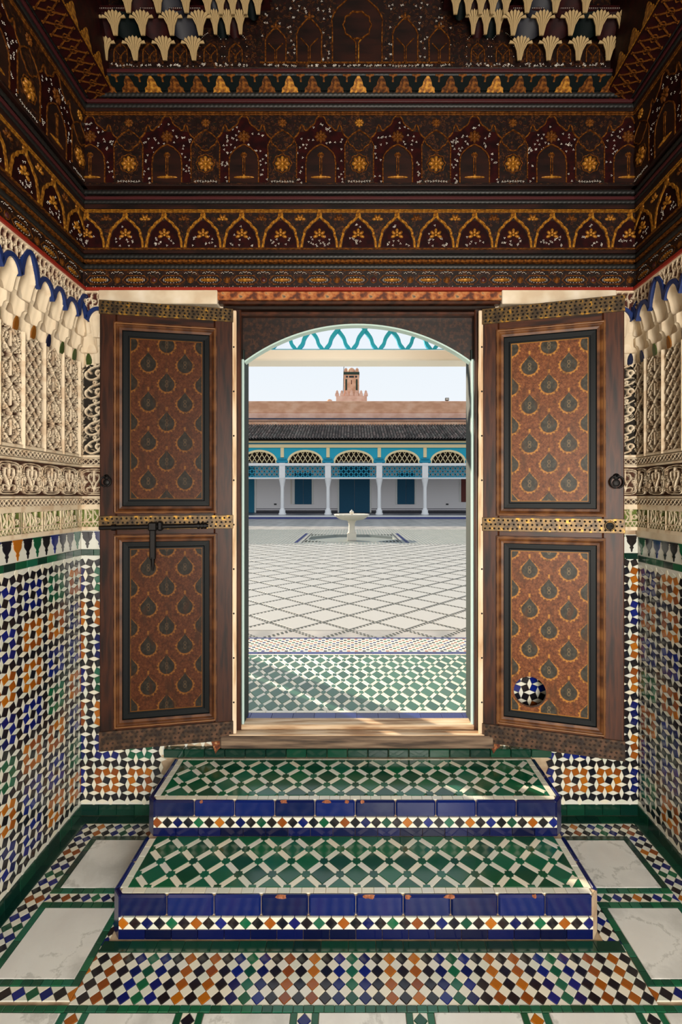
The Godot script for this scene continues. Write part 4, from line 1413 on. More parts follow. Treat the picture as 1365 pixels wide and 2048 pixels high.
		for i in range(-8, 9):
			var u := mid - 0.0137 + i * 0.1707
			if u > ud0 + 0.03 and u < ud1 - 0.03:
				put(tr, "cartouche", cart, M.gold, u, yc, z)
				put(tr, "painted_hexagon", hex_mesh, M.old_gold, u, yc, z - 0.0016)
				for k in 18:
					var q := Vector2(cos(TAU * k / 18) * 0.0415, sin(TAU * k / 18) * 0.0125)
					dots.append(Transform3D(Basis(), Vector3(u + q.x, yc + q.y, z)))
			var ub := u + 0.0854
			if ub > ud0 and ub < ud1:
				put(tr, "boss", boss, M.old_gold if i % 3 else M.purple_paint, ub, yc, z)
				put(tr, "boss_ring", boss_ring, M.old_gold, ub, yc, z - 0.0008)
			for k in 2:
				for sg in [-1, 1]:
					for q in 11:
						var ux := u + k * 0.0854 + (q - 5) * 0.0054
						if ux > ud0 and ux < ud1:
							dots.append(Transform3D(Basis(), Vector3(ux, yc + sg * (0.032 + 0.003 * sin(q * 2.4) + 0.002 * (5 - absf(q - 5)) * 0.6), z)))
		# ogee frieze
		var yo := yy(496, 0.03)
		z = 0.03
		for i in range(-8, 9):
			var u := mid + i * 0.18
			if u > ud0 + (-0.06 if side != 2 else 0.05) and u < ud1 - (-0.06 if side != 1 else 0.05):
				put(tr, "ogee_arch", ogee, M.gold, u, yo, z)
				put(tr, "arch_tip", tip, M.gold, u, yo + 0.143, z)
				put(tr, "fan_flower", fan5, M.gold, u, yo + 0.06, z)
				m = Mb.new()
				m.prism(PackedVector2Array([Vector2(-0.074, 0.003), Vector2(0.074, 0.003), Vector2(0.068, 0.055), Vector2(0.045, 0.094), Vector2(0.012, 0.125), Vector2(-0.012, 0.125), Vector2(-0.045, 0.094), Vector2(-0.068, 0.055)]), 0.0, 0.0008, 0.0)
				put(tr, "red_field", m.mesh(), M.red_ground, u, yo, z)
				for k in 38:
					var q := Vector2(rng.randf_range(-0.064, 0.064), rng.randf_range(0.008, 0.11))
					if absf(q.x) < 0.066 - q.y * 0.5 and (q - Vector2(0, 0.068)).length() > 0.03:
						triplets(dots, u + q.x, yo + q.y, z + 0.0008)
			var ub := u + 0.09
			if ub > ud0 and ub < ud1:
				put(tr, "fan_flower", fan4, M.old_gold if i % 2 else M.gold, ub, yo + 0.132, z)
				put(tr, "foot_ring", boss_ring, M.old_gold, ub, yo + 0.014, z)
		# tall frieze
		var yt := yy(366, 0.04)
		z = 0.04
		for i in range(-4, 5):
			var u := mid + 0.0046 + i * 0.355        # rosette axis
			if u > ud0 - 0.03 and u < ud1 + 0.03:
				put(tr, "rosette", rosette, M.gold, u, yt + 0.089, z)
				put(tr, "rosette_border", rose_ring_mesh, M.old_gold, u, yt + 0.089, z)
				put(tr, "rosette", rosette_t, M.gold if i == 0 else M.old_gold, u, yt + 0.278, z)
				put(tr, "gilt_arch", rose_arch, M.old_gold, u, yt, z)
				put(tr, "gilt_net", rose_net, M.old_gold, u, yt, z)
			var ub := u + 0.1775
			if ub > ud0 - 0.06 and ub < ud1 + 0.06:
				m = Mb.new()
				m.prism(PackedVector2Array([Vector2(-0.11, 0.002), Vector2(0.11, 0.002), Vector2(0.11, 0.16), Vector2(0.12, 0.205), Vector2(0.095, 0.235), Vector2(0.07, 0.236), Vector2(0.03, 0.268), Vector2(0.012, 0.3), Vector2(-0.012, 0.3), Vector2(-0.03, 0.268), Vector2(-0.07, 0.236), Vector2(-0.095, 0.235), Vector2(-0.12, 0.205), Vector2(-0.11, 0.16)]), 0.0, 0.0006, 0.0)
				put(tr, "red_field", m.mesh(), M.red_ground, ub, yt, z)
				m = Mb.new()
				m.prism(PackedVector2Array([Vector2(-0.066, 0.0), Vector2(0.066, 0.0), Vector2(0.066, 0.11), Vector2(0.04, 0.15), Vector2(0.0, 0.172), Vector2(-0.04, 0.15), Vector2(-0.066, 0.11)]), 0.0006, 0.0012, 0.0)
				put(tr, "dark_field", m.mesh(), M.beam_paint, ub, yt, z)
				put(tr, "gilt_arch", bench_arch, M.old_gold, ub, yt, z)
				put(tr, "gilt_arch", outer_arch, M.old_gold, ub, yt, z)
				put(tr, "rosette", rosette_s, M.old_gold, ub, yt + 0.213, z)
				put(tr, "gilt_bench", bench, M.gold, ub, yt, z)
				put(tr, "bench_post", bench_post, M.old_gold, ub, yt, z)
				for k in 90:
					var q := Vector2(rng.randf_range(-0.11, 0.11), rng.randf_range(0.0, 0.28))
					var inside := absf(q.x) < 0.075 and q.y < 0.12 or q.y >= 0.12 and q.y < 0.19 and absf(q.x) < (0.19 - q.y) * 1.05
					var ring_ := (q - Vector2(0, 0.213)).length() < 0.034
					var above := q.y > 0.2 and absf(q.x) > (0.3 - q.y) * 1.1
					if not inside and not ring_ and not above:
						triplets(dots, ub + q.x, yt + q.y, z + 0.0006)
			for k in 9:
				if u + (k - 4) * 0.012 > ud0 and u + (k - 4) * 0.012 < ud1:
					triplets(dots, u + (k - 4) * 0.012, yt + 0.008 + rng.randf_range(-0.002, 0.002), z)
		# zigzag on the sloping board
		var slope := atan2(zb - za, yb - ya)
		for i in range(-14, 15):
			var u := mid + i * 0.104
			if u > ud0 + 0.1 and u < ud1 - 0.1:
				var bs := Basis(Vector3.RIGHT, slope)
				part(tr, "gilt_hump", hump, M.old_gold if i % 3 else M.gold, Transform3D(bs, Vector3(u, (ya + yb) / 2 - 0.004, (za + zb) / 2)))
				part(tr, "gilt_tee", tee, M.old_gold, Transform3D(bs, Vector3(u + 0.052, (ya + yb) / 2, (za + zb) / 2)))
		# upper frieze
		var yu := yy(127, 0.085)
		z = 0.085
		if side == 0:
			upper_frieze(tr, yu, z, dots)
		else:
			# a latticed soffit along the side
			var slat := Mb.new()
			var sy := 3.318
			var sz := 0.07
			var ty := 3.352
			var tz := 0.172
			slat.quad(Vector3(u0, sy, sz), Vector3(u1, sy, sz), Vector3(u1, ty, tz), Vector3(u0, ty, tz))
			slat.quad(Vector3(u0, ty, tz), Vector3(u1, ty, tz), Vector3(u1, ty + 0.5, tz), Vector3(u0, ty + 0.5, tz))
			part(tr, "soffit_board", slat.mesh(), M.red_ground)
			var nrm := Vector3(0, -(tz - sz), ty - sy).normalized()
			var up := Vector3(0, ty - sy, tz - sz).normalized()
			var hb := Basis(Vector3.RIGHT, up, Vector3.RIGHT.cross(up))
			var wd := Vector2(ty - sy, tz - sz).length()
			var bar := strip_mesh(PackedVector2Array([Vector2(-0.03, 0.004), Vector2(0.03, wd - 0.004)]), 0.0045)
			var bar2 := strip_mesh(PackedVector2Array([Vector2(0.03, 0.004), Vector2(-0.03, wd - 0.004)]), 0.0045)
			var eye := Mb.new()
			eye.ribbon(smooth(PackedVector2Array([Vector2(-0.018, wd / 2), Vector2(0, wd / 2 + 0.02), Vector2(0.018, wd / 2), Vector2(0, wd / 2 - 0.02), Vector2(-0.018, wd / 2)]), 2), 0.003, 0.0, 0.003)
			var eye_mesh := eye.mesh()
			for i in range(0, 22):
				var u := (i + 0.5) * 0.052 * (-1 if side == 1 else 1)
				var xf := Transform3D(hb, Vector3(u, sy, sz))
				part(tr, "lattice_bar", bar, M.old_gold, xf)
				part(tr, "lattice_bar", bar2, M.old_gold, xf)
				part(tr, "lattice_eye", eye_mesh, M.old_gold, xf)
				if i % 2:
					put(tr, "gilt_hump", hump, M.gold, u, ty + 0.045, tz)
		many(tr, "white_dots", dm, M.dot_paint, dots)

func upper_frieze(tr: Node3D, yu: float, z: float, dots: Array) -> void:
	var k := (DB - z) / F
	var ux := func(px: float) -> float: return (px - U0) * k - XL
	# arches in the middle: [px of the axis, half width, height, whether it holds a forked stem]
	var arch_at := [[552.0, 0.046, 0.16], [619.0, 0.056, 0.205], [811.0, 0.056, 0.205], [879.0, 0.046, 0.16], [715.0, 0.112, 0.32]]
	for a in arch_at:
		var w: float = a[1]
		var h: float = a[2]
		var p := smooth(mirrored([[w, 0.0], [w, h * 0.55], [w * 1.04, h * 0.62], [w * 0.8, h * 0.78], [w * 0.7, h * 0.8], [w * 0.35, h * 0.92], [0.0, h]]))
		m_put(tr, "dark_field", prism_mesh(p, 0.0, 0.001, 0.0), M.beam_paint, ux.call(a[0]), yu, z)
		m_put(tr, "gilt_arch", strip_mesh(p, 0.0055), M.old_gold, ux.call(a[0]), yu, z)
		if w < 0.1:
			m_put(tr, "gilt_stem", strip_mesh(PackedVector2Array([Vector2(-w * 0.7, h * 0.55), Vector2(-0.004, h * 0.36), Vector2(-0.004, 0.0)]), 0.004), M.old_gold, ux.call(a[0]), yu, z)
			m_put(tr, "gilt_stem", strip_mesh(PackedVector2Array([Vector2(w * 0.7, h * 0.55), Vector2(0.004, h * 0.36), Vector2(0.004, 0.0)]), 0.004), M.old_gold, ux.call(a[0]), yu, z)
			m_put(tr, "gilt_finial", petals(3, 0.024, 0.006, 0.2, PI - 0.2, 0.004), M.old_gold, ux.call(a[0]), yu + h + 0.004, z)
	var ring_ := Mb.new()
	var rr := PackedVector2Array()
	for i in 40:
		rr.append(Vector2.from_angle(TAU * i / 40) * (0.062 + 0.003 * cos(TAU * i / 4.0)) + Vector2(0, 0.17))
	ring_.ribbon(rr, 0.0055, 0.001, 0.005, true)
	m_put(tr, "gilt_ring", ring_.mesh(), M.old_gold, ux.call(715), yu, z)
	for sx in [-1, 1]:
		m_put(tr, "gilt_stem", strip_mesh(PackedVector2Array([Vector2(sx * 0.02, 0.11), Vector2(sx * 0.006, 0.09), Vector2(sx * 0.006, 0.0)]), 0.005, 0.005), M.gold if sx > 0 else M.old_gold, ux.call(715), yu, z)
	m_put(tr, "gilt_line", strip_mesh(PackedVector2Array([Vector2(-0.44, 0.002), Vector2(0.44, 0.002)]), 0.005), M.old_gold, ux.call(715), yu, z)
	for i in 230:
		var px := rng.randf_range(524, 902)
		var q := rng.randf_range(0.01, 0.34)
		var hit := false
		for a in arch_at:
			if absf((px - a[0]) * k) < a[1] * 1.05 and q < a[2]:
				hit = true
		if not hit:
			triplets(dots, ux.call(px), yu + q, z)
	for i in 70:
		triplets(dots, ux.call(rng.randf_range(530, 900)), yu - 0.008 + rng.randf_range(-0.004, 0.004), z)
	# honeycomb vaulting to both sides: small arches below, tiers of cells with fans at their joints
	var fans := {}
	for wd in [0.05, 0.036]:
		var fm := Mb.new()
		for i in 7:
			var a0: float = (i - 3.5) / 3.5 + 0.03
			var a1: float = (i - 2.5) / 3.5 - 0.03
			var am := (a0 + a1) / 2
			var fan := PackedVector2Array([Vector2(a0 * 0.16, 0.0), Vector2(a1 * 0.16, 0.0), Vector2(a1 * 0.3, 0.04), Vector2(a1 * 0.56, 0.068), Vector2(a1 * 0.97, 0.093 - 0.026 * a1 * a1), Vector2(am, 0.1 - 0.026 * am * am), Vector2(a0 * 0.97, 0.093 - 0.026 * a0 * a0), Vector2(a0 * 0.56, 0.068), Vector2(a0 * 0.3, 0.04)])
			for q in fan.size():
				fan[q].x *= wd
			fm.prism(fan, 0.0, 0.005 + 0.003 * (1.0 - absf(am)), 0.0)
		fans[wd] = fm.mesh()
	var niche := smooth(mirrored([[0.048, 0.0], [0.048, 0.05], [0.035, 0.085], [0.012, 0.105], [0.0, 0.12]]))
	var niche_mesh := prism_mesh(niche, 0.0, 0.003, 0.0)
	var small := smooth(mirrored([[0.03, 0.0], [0.03, 0.05], [0.022, 0.068], [0.008, 0.078], [0.0, 0.088]]))
	for side in 2:
		var flip := func(px: float) -> float: return px if side == 0 else 1428.0 - px
		for px in [242.0, 300.0, 361.0, 422.0, 472.0]:
			var u: float = ux.call(flip.call(px))
			m_put(tr, "gilt_arch", strip_mesh(small, 0.0042), M.old_gold, u, yu + 0.004, z)
			for sx in [-1, 1]:
				m_put(tr, "gilt_stem", strip_mesh(PackedVector2Array([Vector2(sx * 0.022, 0.055), Vector2(sx * 0.003, 0.034), Vector2(sx * 0.003, 0.004)]), 0.003), M.old_gold, u, yu, z)
			var n := 22
			for i in n:
				var t := float(i) / (n - 1) * 2.0 - 1.0
				var w := 0.058 if px < 400 else 0.05
				var yv := 0.085 + 0.06 * (1.0 - t * t)
				if absf(t) > 0.8:
					yv = 0.085 * (1.0 - (absf(t) - 0.8) / 0.2 * 1.1)
				var xv := signf(t) * w * minf(1.0, absf(t) * 1.25)
				if absf(t) < 0.2:
					yv += 0.03
				dots.append(Transform3D(Basis(), Vector3(u + xv, yu + yv - 0.004, z)))
			for i in 10:
				triplets(dots, u + rng.randf_range(-0.05, 0.05), yu + rng.randf_range(-0.012, 0.0), z)
		# tiers
		var tiers := [[122.0, 0.105, [212.0, 272.0, 331.0, 389.0], 0.05], [72.0, 0.15, [185.0, 232.0, 287.0, 345.0, 402.0], 0.05], [70.0, 0.125, [432.0, 457.0, 482.0], 0.036], [27.0, 0.19, [258.0, 318.0, 374.0], 0.05], [30.0, 0.165, [417.0, 443.0, 467.0, 492.0, 517.0], 0.044], [-15.0, 0.22, [232.0, 290.0, 346.0, 402.0, 457.0, 515.0], 0.05]]
		var n_t := 0
		for t in tiers:
			var s: float = t[1]
			var kk := (DB - s) / F
			var yb := yy(t[0], s)
			var xs: Array = t[2]
			for i in xs.size():
				var u := (float(flip.call(xs[i])) - U0) * kk - XL
				part(tr, "cream_fan", fans[0.05 if t[3] > 0.04 else 0.036], M.cream_paint, Transform3D(Basis(Vector3.RIGHT, 0.3) * Basis.from_scale(Vector3((t[3] / 0.05 if t[3] > 0.04 else 1.0) * 1.12, 0.9, 1)), Vector3(u, yb, s)))
				if i < xs.size() - 1 and n_t > 0:
					var u2 := (float(flip.call(xs[i + 1])) - U0) * kk - XL
					var w := absf(u2 - u)
					var cm := Mb.new()
					var rows := []
					for j in 6:
						var row := PackedVector3Array()
						for q in 9:
							var a := PI * q / 8.0
							var v := j / 5.0
							row.append(Vector3(-cos(a) * w * 0.5, 0.02 + v * 0.085, -sin(a) * 0.045 * (1.0 - v * 0.75) + v * 0.02))
						rows.append(row)
					cm.sheet(rows)
					part(tr, "vault_cell", cm.mesh(), [M.red_ground, M.red_ground, M.bottle_green, M.red_ground, M.ink_blue][(i + n_t) % 5], Transform3D(Basis(), Vector3((u + u2) / 2, yb, s)))
			var ua := (float(flip.call(xs[0])) - U0) * kk - XL
			var ub := (float(flip.call(xs[xs.size() - 1])) - U0) * kk - XL
			if n_t == 0:
				n_t += 1
				continue
			box_part(tr, "tier_board", Vector3(minf(ua, ub) - 0.04, yb + 0.1, 0.02), Vector3(maxf(ua, ub) + 0.04, yb + 0.12, s + 0.016), M.red_ground, 0.002)
			for i in 60:
				var u := lerpf(ua, ub, i / 59.0)
				dots.append(Transform3D(Basis(), Vector3(u, yb + 0.106, s + 0.016)))
			n_t += 1

func m_put(parent: Node3D, nm: String, mesh: Mesh, mat: Material, u: float, v: float, s: float) -> void:
	part(parent, nm, mesh, mat, Transform3D(Basis(), Vector3(u, v, s)))

# ---------------------------------------------------------------- carved plaster above the dado
const UNIT := 0.39
const LOBES := [[0.0, 0.05, 2.425], [0.1, 0.05, 2.367], [0.195, 0.045, 2.372], [0.29, 0.05, 2.367], [0.39, 0.05, 2.425]]

func lobed(x: float) -> float:           # the scalloped line that tops the plaster vaulting
	var v := 2.3
	for l in LOBES:
		var t: float = absf(x - l[0]) / l[1]
		if t < 1.0:
			v = maxf(v, 2.3 + (l[2] - 2.3) * pow(1.0 - t * t, 0.55))
	return v

func curl(r: Relief, c: Vector2, rad: float, a0: float, turns: float, wd: float, top: float, tail := Vector2.ZERO) -> void:
	var p := PackedVector2Array()
	var n := 16
	for i in n + 1:
		var t := float(i) / n
		p.append(c + Vector2.from_angle(a0 + turns * TAU * t) * rad * (1.0 - 0.45 * t * absf(turns)))
	if tail != Vector2.ZERO:
		p.insert(0, tail)
	r.stroke(p, wd, top)

func leafy(r: Relief, x0: float, y0: float, x1: float, y1: float, n: int, wd: float, top: float) -> void:   # small half-leaves to fill the ground
	for i in n:
		var p := Vector2(rng.randf_range(x0, x1), rng.randf_range(y0, y1))
		var a := rng.randf() * TAU
		var k := rng.randf_range(-0.5, 0.5)
		var q := PackedVector2Array([p])
		for s in 4:
			p += Vector2.from_angle(a) * wd * 0.9
			a += k
			p = Vector2(clampf(p.x, x0, x1), clampf(p.y, y0, y1))
			q.append(p)
		r.stroke(q, wd, top)

func wave(r: Relief, x: float, y0: float, y1: float, amp: float, per: float, ph: float, wd: float, top: float) -> void:
	var p := PackedVector2Array()
	var n := int((y1 - y0) / 0.006)
	for i in n + 1:
		var y := lerpf(y0, y1, float(i) / n)
		p.append(Vector2(x + amp * sin(TAU * y / per + ph), y))
	r.stroke(p, wd, top)

func stucco() -> void:
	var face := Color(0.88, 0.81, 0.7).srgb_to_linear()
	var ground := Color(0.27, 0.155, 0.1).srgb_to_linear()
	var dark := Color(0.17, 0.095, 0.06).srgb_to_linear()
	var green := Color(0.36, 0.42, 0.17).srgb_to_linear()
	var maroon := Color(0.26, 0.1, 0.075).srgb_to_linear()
	# inscription band: upright letters on a green ground
	var ins := Relief.new(UNIT, 0.121, 0.0026)
	ins.fill(0, 0, UNIT, 0.017)
	ins.fill(0, 0.097, UNIT, 0.121)
	var x := 0.0
	for k in 3:
		var o := k * 0.13
		ins.fill(o + 0.0, 0.017, o + 0.006, 0.097)
		for q in [0.02, 0.027, 0.058, 0.088, 0.095]:
			ins.stroke(PackedVector2Array([Vector2(o + q, 0.04), Vector2(o + q + 0.0015, 0.094)]), 0.0052, 0.95)
		ins.stroke(PackedVector2Array([Vector2(o + 0.008, 0.038), Vector2(o + 0.125, 0.04)]), 0.0065, 0.95)
		ins.stroke(smooth(PackedVector2Array([Vector2(o + 0.035, 0.094), Vector2(o + 0.042, 0.08), Vector2(o + 0.052, 0.066), Vector2(o + 0.04, 0.056), Vector2(o + 0.034, 0.046)]), 2), 0.006, 0.9)
		ins.stroke(smooth(PackedVector2Array([Vector2(o + 0.066, 0.09), Vector2(o + 0.072, 0.072), Vector2(o + 0.083, 0.066), Vector2(o + 0.075, 0.05), Vector2(o + 0.066, 0.042)]), 2), 0.006, 0.9)
		curl(ins, Vector2(o + 0.11, 0.06), 0.013, 0.0, 1.1, 0.005, 0.9)
		for q in 6:
			ins.stroke(PackedVector2Array([Vector2(o + 0.012 + q * 0.02, 0.019), Vector2(o + 0.02 + q * 0.02, 0.036), Vector2(o + 0.028 + q * 0.02, 0.02)]), 0.0042, 0.85)
		leafy(ins, o + 0.01, 0.044, o + 0.125, 0.094, 10, 0.004, 0.7)
	# a line of crossing laths
	var lat := Relief.new(UNIT, 0.03, 0.0025)
	lat.fill(0, 0, UNIT, 0.0035)
	lat.fill(0, 0.0265, UNIT, 0.03)
	for k in range(-1, 17):
		var o := k * 0.024375
		lat.stroke(PackedVector2Array([Vector2(o, 0.003), Vector2(o + 0.024375, 0.027)]), 0.004, 0.9)
		lat.stroke(PackedVector2Array([Vector2(o + 0.024375, 0.003), Vector2(o, 0.027)]), 0.004, 0.9)
	# palmette frieze
	var fz := Relief.new(UNIT, 0.1515, 0.0026)
	fz.fill(0, 0, UNIT, 0.009)
	fz.fill(0, 0.1425, UNIT, 0.1515)
	for k in 3:
		var c := k * 0.13 + 0.065
		for s in [-1.0, 1.0]:
			for e in [0.0, 0.0085]:
				fz.stroke(smooth(PackedVector2Array([Vector2(c, 0.017 + e), Vector2(c + s * 0.02, 0.017 + e), Vector2(c + s * (0.046 - e * 0.4), 0.019 + e), Vector2(c + s * (0.058 - e), 0.05), Vector2(c + s * (0.046 - e), 0.07), Vector2(c + s * (0.06 - e), 0.098), Vector2(c + s * (0.054 - e * 0.3), 0.131 - e), Vector2(c, 0.135 - e)]), 2), 0.0042, 0.95)
			fz.stroke(smooth(PackedVector2Array([Vector2(c, 0.045), Vector2(c + s * 0.012, 0.07), Vector2(c + s * 0.028, 0.09), Vector2(c + s * 0.022, 0.112), Vector2(c + s * 0.008, 0.108)]), 2), 0.0058, 1.0)
			fz.stroke(smooth(PackedVector2Array([Vector2(c, 0.04), Vector2(c + s * 0.02, 0.052), Vector2(c + s * 0.036, 0.045), Vector2(c + s * 0.03, 0.032)]), 2), 0.0052, 0.9)
			fz.stroke(PackedVector2Array([Vector2(c, 0.03), Vector2(c + s * 0.009, 0.06), Vector2(c, 0.088)]), 0.0045, 0.9)
			fz.stroke(smooth(PackedVector2Array([Vector2(c + s * 0.065, 0.03), Vector2(c + s * 0.056, 0.06), Vector2(c + s * 0.065, 0.1), Vector2(c + s * 0.06, 0.125)]), 2), 0.005, 0.9)
			curl(fz, Vector2(c + s * 0.04, 0.075), 0.008, 0.5, 0.9 * s, 0.004, 0.8)
		fz.stroke(PackedVector2Array([Vector2(c, 0.09), Vector2(c, 0.122)]), 0.006, 1.0)
		leafy(fz, k * 0.13 + 0.004, 0.02, k * 0.13 + 0.126, 0.132, 34, 0.0036, 0.55)
	# tall panels between slender shafts
	var ph := 0.44
	var pn := Relief.new(UNIT, ph, 0.003)
	pn.fill(0, 0, UNIT, 0.014)
	for k in 4:
		pn.stroke(PackedVector2Array([Vector2(k * 0.13, 0), Vector2(k * 0.13, ph)]), 0.015, 1.25, 0.5)
	for i in range(-4, 12):                                     # first panel: lozenge net with flowers
		for s in [-1.0, 1.0]:
			var a := Vector2(0.065 - s * 0.05, i * 0.05)
			pn.stroke(PackedVector2Array([a, a + Vector2(s * 0.1, 0.115)]), 0.0048, 0.95)
	for i in 12:
		for s in [-1.0, 0.0, 1.0]:
			var c := Vector2(0.065 + s * 0.0433, 0.03 + i * 0.0383 + (0.019 if s == 0.0 else 0.0))
			for q in 4:
				pn.stroke(PackedVector2Array([c, c + Vector2.from_angle(q * PI / 2 + PI / 2) * (0.012 if q % 2 == 0 else 0.007)]), 0.0042, 0.75)
	for w in [0.195, 0.325]:                                    # second and third: vines and ogives
		for i in 4:
			var y := 0.014 + i * 0.108
			for s in [-1.0, 1.0]:
				pn.stroke(smooth(PackedVector2Array([Vector2(w, y), Vector2(w + s * 0.012, y + 0.016), Vector2(w + s * 0.046, y + 0.042), Vector2(w + s * 0.042, y + 0.07), Vector2(w + s * 0.012, y + 0.09), Vector2(w, y + 0.108)]), 2), 0.0056, 1.0)
				pn.stroke(smooth(PackedVector2Array([Vector2(w + s * 0.055, y + 0.002), Vector2(w + s * 0.05, y + 0.03), Vector2(w + s * 0.028, y + 0.05), Vector2(w + s * 0.016, y + 0.075), Vector2(w + s * 0.03, y + 0.085)]), 2), 0.005, 0.9)
				curl(pn, Vector2(w + s * 0.03, y + 0.02), 0.011, PI / 2, 1.2 * s, 0.0045, 0.9)
				curl(pn, Vector2(w + s * 0.02, y + 0.06), 0.009, -PI / 2, -1.1 * s, 0.0042, 0.85)
				curl(pn, Vector2(w + s * 0.046, y + 0.098), 0.009, 0.0, 1.2 * s, 0.0042, 0.85)
			pn.stroke(PackedVector2Array([Vector2(w, y + 0.03), Vector2(w, y + 0.085)]), 0.006, 0.95)
	leafy(pn, 0.14, 0.016, 0.25, ph, 190, 0.0044, 0.6)
	leafy(pn, 0.27, 0.016, 0.38, ph, 190, 0.0044, 0.6)
	# panel of the end wall: big ringed scrolls
	var sc := Relief.new(UNIT, ph, 0.003)
	sc.fill(0, 0, UNIT, 0.012)
	for k in 4:
		var xc := k * 0.13
		sc.fill(xc - 0.009 if k else 0.0, 0, minf(xc + 0.013, UNIT), ph)
		if k == 3:
			break
		for i in 5:
			var y := 0.03 + i * 0.086
			curl(sc, Vector2(xc + 0.088, y + 0.02), 0.016, 0.0, 1.0, 0.0105, 1.0)
			sc.stroke(smooth(PackedVector2Array([Vector2(xc + 0.09, y + 0.002), Vector2(xc + 0.055, y - 0.012), Vector2(xc + 0.03, y - 0.002), Vector2(xc + 0.024, y + 0.02), Vector2(xc + 0.04, y + 0.032), Vector2(xc + 0.052, y + 0.02)]), 2), 0.0095, 1.0)
			sc.stroke(smooth(PackedVector2Array([Vector2(xc + 0.03, y + 0.02), Vector2(xc + 0.05, y + 0.045), Vector2(xc + 0.08, y + 0.052), Vector2(xc + 0.105, y + 0.066)]), 2), 0.008, 0.95)
			curl(sc, Vector2(xc + 0.07, y + 0.062), 0.009, 0.5, 1.1, 0.006, 0.9)
		leafy(sc, xc + 0.015, 0.014, xc + 0.12, ph, 60, 0.0042, 0.6)
	# spandrels over the scalloped line
	var sp := Relief.new(UNIT, 0.155, 0.0028)
	sp.fill(0, 0.14, UNIT, 0.155, 1.1)
	var line := PackedVector2Array()
	for i in 121:
		var u := UNIT * i / 120.0
		line.append(Vector2(u, lobed(u)))
	var up := PackedVector2Array()
	for q in line:
		up.append(q + Vector2(0, 0.0135 - 2.3))
	sp.stroke(up, 0.008, 1.0)
	for i in 14:
		var u := 0.014 + i * 0.0279
		var y0 := lobed(u) - 2.3 + 0.012
		sp.stroke(smooth(PackedVector2Array([Vector2(u, y0), Vector2(u + 0.006, lerpf(y0, 0.14, 0.4)), Vector2(u - 0.005, lerpf(y0, 0.14, 0.75)), Vector2(u + 0.006, 0.142)]), 2), 0.006, 0.9)
		curl(sp, Vector2(u + 0.012, lerpf(y0, 0.14, 0.5)), 0.008, 0.0, 1.1, 0.0045, 0.85)
	leafy(sp, 0.0, 0.02, UNIT, 0.138, 70, 0.0048, 0.75)
	# the honeycomb vaulting itself
	var vt := Relief.new(UNIT, 0.42, 0.003)
	var ry := vt.h / (vt.ny - 1)
	var cells := []
	for l in LOBES:
		cells.append([l[0], 0.041, 2.235, l[2] - 0.012, 0.03])
		cells.append([l[0], 0.033, 2.09, 2.2, 0.022])
	for c in [0.05, 0.1475, 0.2425, 0.34]:
		cells.append([c, 0.04, 2.165, 2.275, 0.027])
		cells.append([c, 0.015, 2.255, 2.325, 0.014])
	for j in vt.ny:
		for i in vt.nx:
			var u := i * vt.res
			var v := 2.03 + j * ry
			var z := lerpf(0.2, 0.78, clampf((v - 2.03) / 0.3, 0.0, 1.0))
			var cut := 0.0
			for c in cells:
				var t: float = (v - c[2]) / (c[3] - c[2])
				if t < 0.0 or t > 1.0:
					continue
				var w: float = c[1] * (1.0 if t < 0.45 else sqrt(maxf(0.0, 1.0 - pow((t - 0.45) / 0.55, 2.0))))
				var q: float = absf(u - c[0]) / maxf(w, 0.001)
				if q < 1.0:
					var rim := clampf((1.0 - q) * 7.0, 0.0, 1.0)
					var k := sqrt(1.0 - q * q) * (1.0 - t * 0.72) * clampf(t * 9.0, 0.0, 1.0)
					var inner := absf(u - c[0]) / maxf(w * 0.52, 0.001)
					if c[1] > 0.03 and inner < 1.0 and t > 0.12 and t < 0.78:
						k += 0.3 * sqrt(1.0 - inner * inner) * (1.0 - t)
					cut = maxf(cut, c[4] * 26.0 * k * rim)
			vt.z[j * vt.nx + i] = z - cut
	var below := func(u: float, v: float) -> bool:
		var y := v + 2.03
		var t := absf(fposmod(u, 0.13) - 0.065) / 0.056
		var arch := 2.03 + (0.085 * pow(1.0 - t * t, 0.5) if t < 1.0 else 0.0)
		return y < lobed(u) - 0.004 and y > arch
	var above := func(u: float, v: float) -> bool: return v + 2.3 > lobed(u) - 0.003
	var blue := plain("blue_line", Color(0.05, 0.16, 0.38), 0.55)
	var bm := Mb.new()
	var low := PackedVector2Array()
	for q in line:
		low.append(q + Vector2(0, -0.001))
	bm.ribbon(low, 0.0165, 0.015, 0.0475)
	var blue_mesh := bm.mesh()
	var ogive := prism_mesh(smooth(PackedVector2Array([Vector2(-0.012, -0.026), Vector2(0.012, -0.026), Vector2(0.0135, 0.004), Vector2(0.0, 0.032), Vector2(-0.0135, 0.004), Vector2(-0.012, -0.026)])), 0.0, 0.005, 0.001)
	plain("faience_green", Color(0.2, 0.27, 0.1), 0.35)
	plain("faience_amber", Color(0.5, 0.3, 0.07), 0.35)
	plain("faience_blue", Color(0.04, 0.08, 0.2), 0.35)
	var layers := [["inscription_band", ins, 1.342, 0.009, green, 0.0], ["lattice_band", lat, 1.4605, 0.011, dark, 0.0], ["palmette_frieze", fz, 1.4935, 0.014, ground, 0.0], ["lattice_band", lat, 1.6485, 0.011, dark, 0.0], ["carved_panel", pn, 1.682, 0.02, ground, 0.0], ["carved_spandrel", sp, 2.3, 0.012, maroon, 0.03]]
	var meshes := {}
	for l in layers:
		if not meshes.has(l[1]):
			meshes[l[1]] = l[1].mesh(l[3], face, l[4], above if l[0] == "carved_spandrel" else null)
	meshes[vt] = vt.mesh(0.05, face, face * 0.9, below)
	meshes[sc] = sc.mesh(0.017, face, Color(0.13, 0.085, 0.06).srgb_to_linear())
	var st: Material = M.stucco
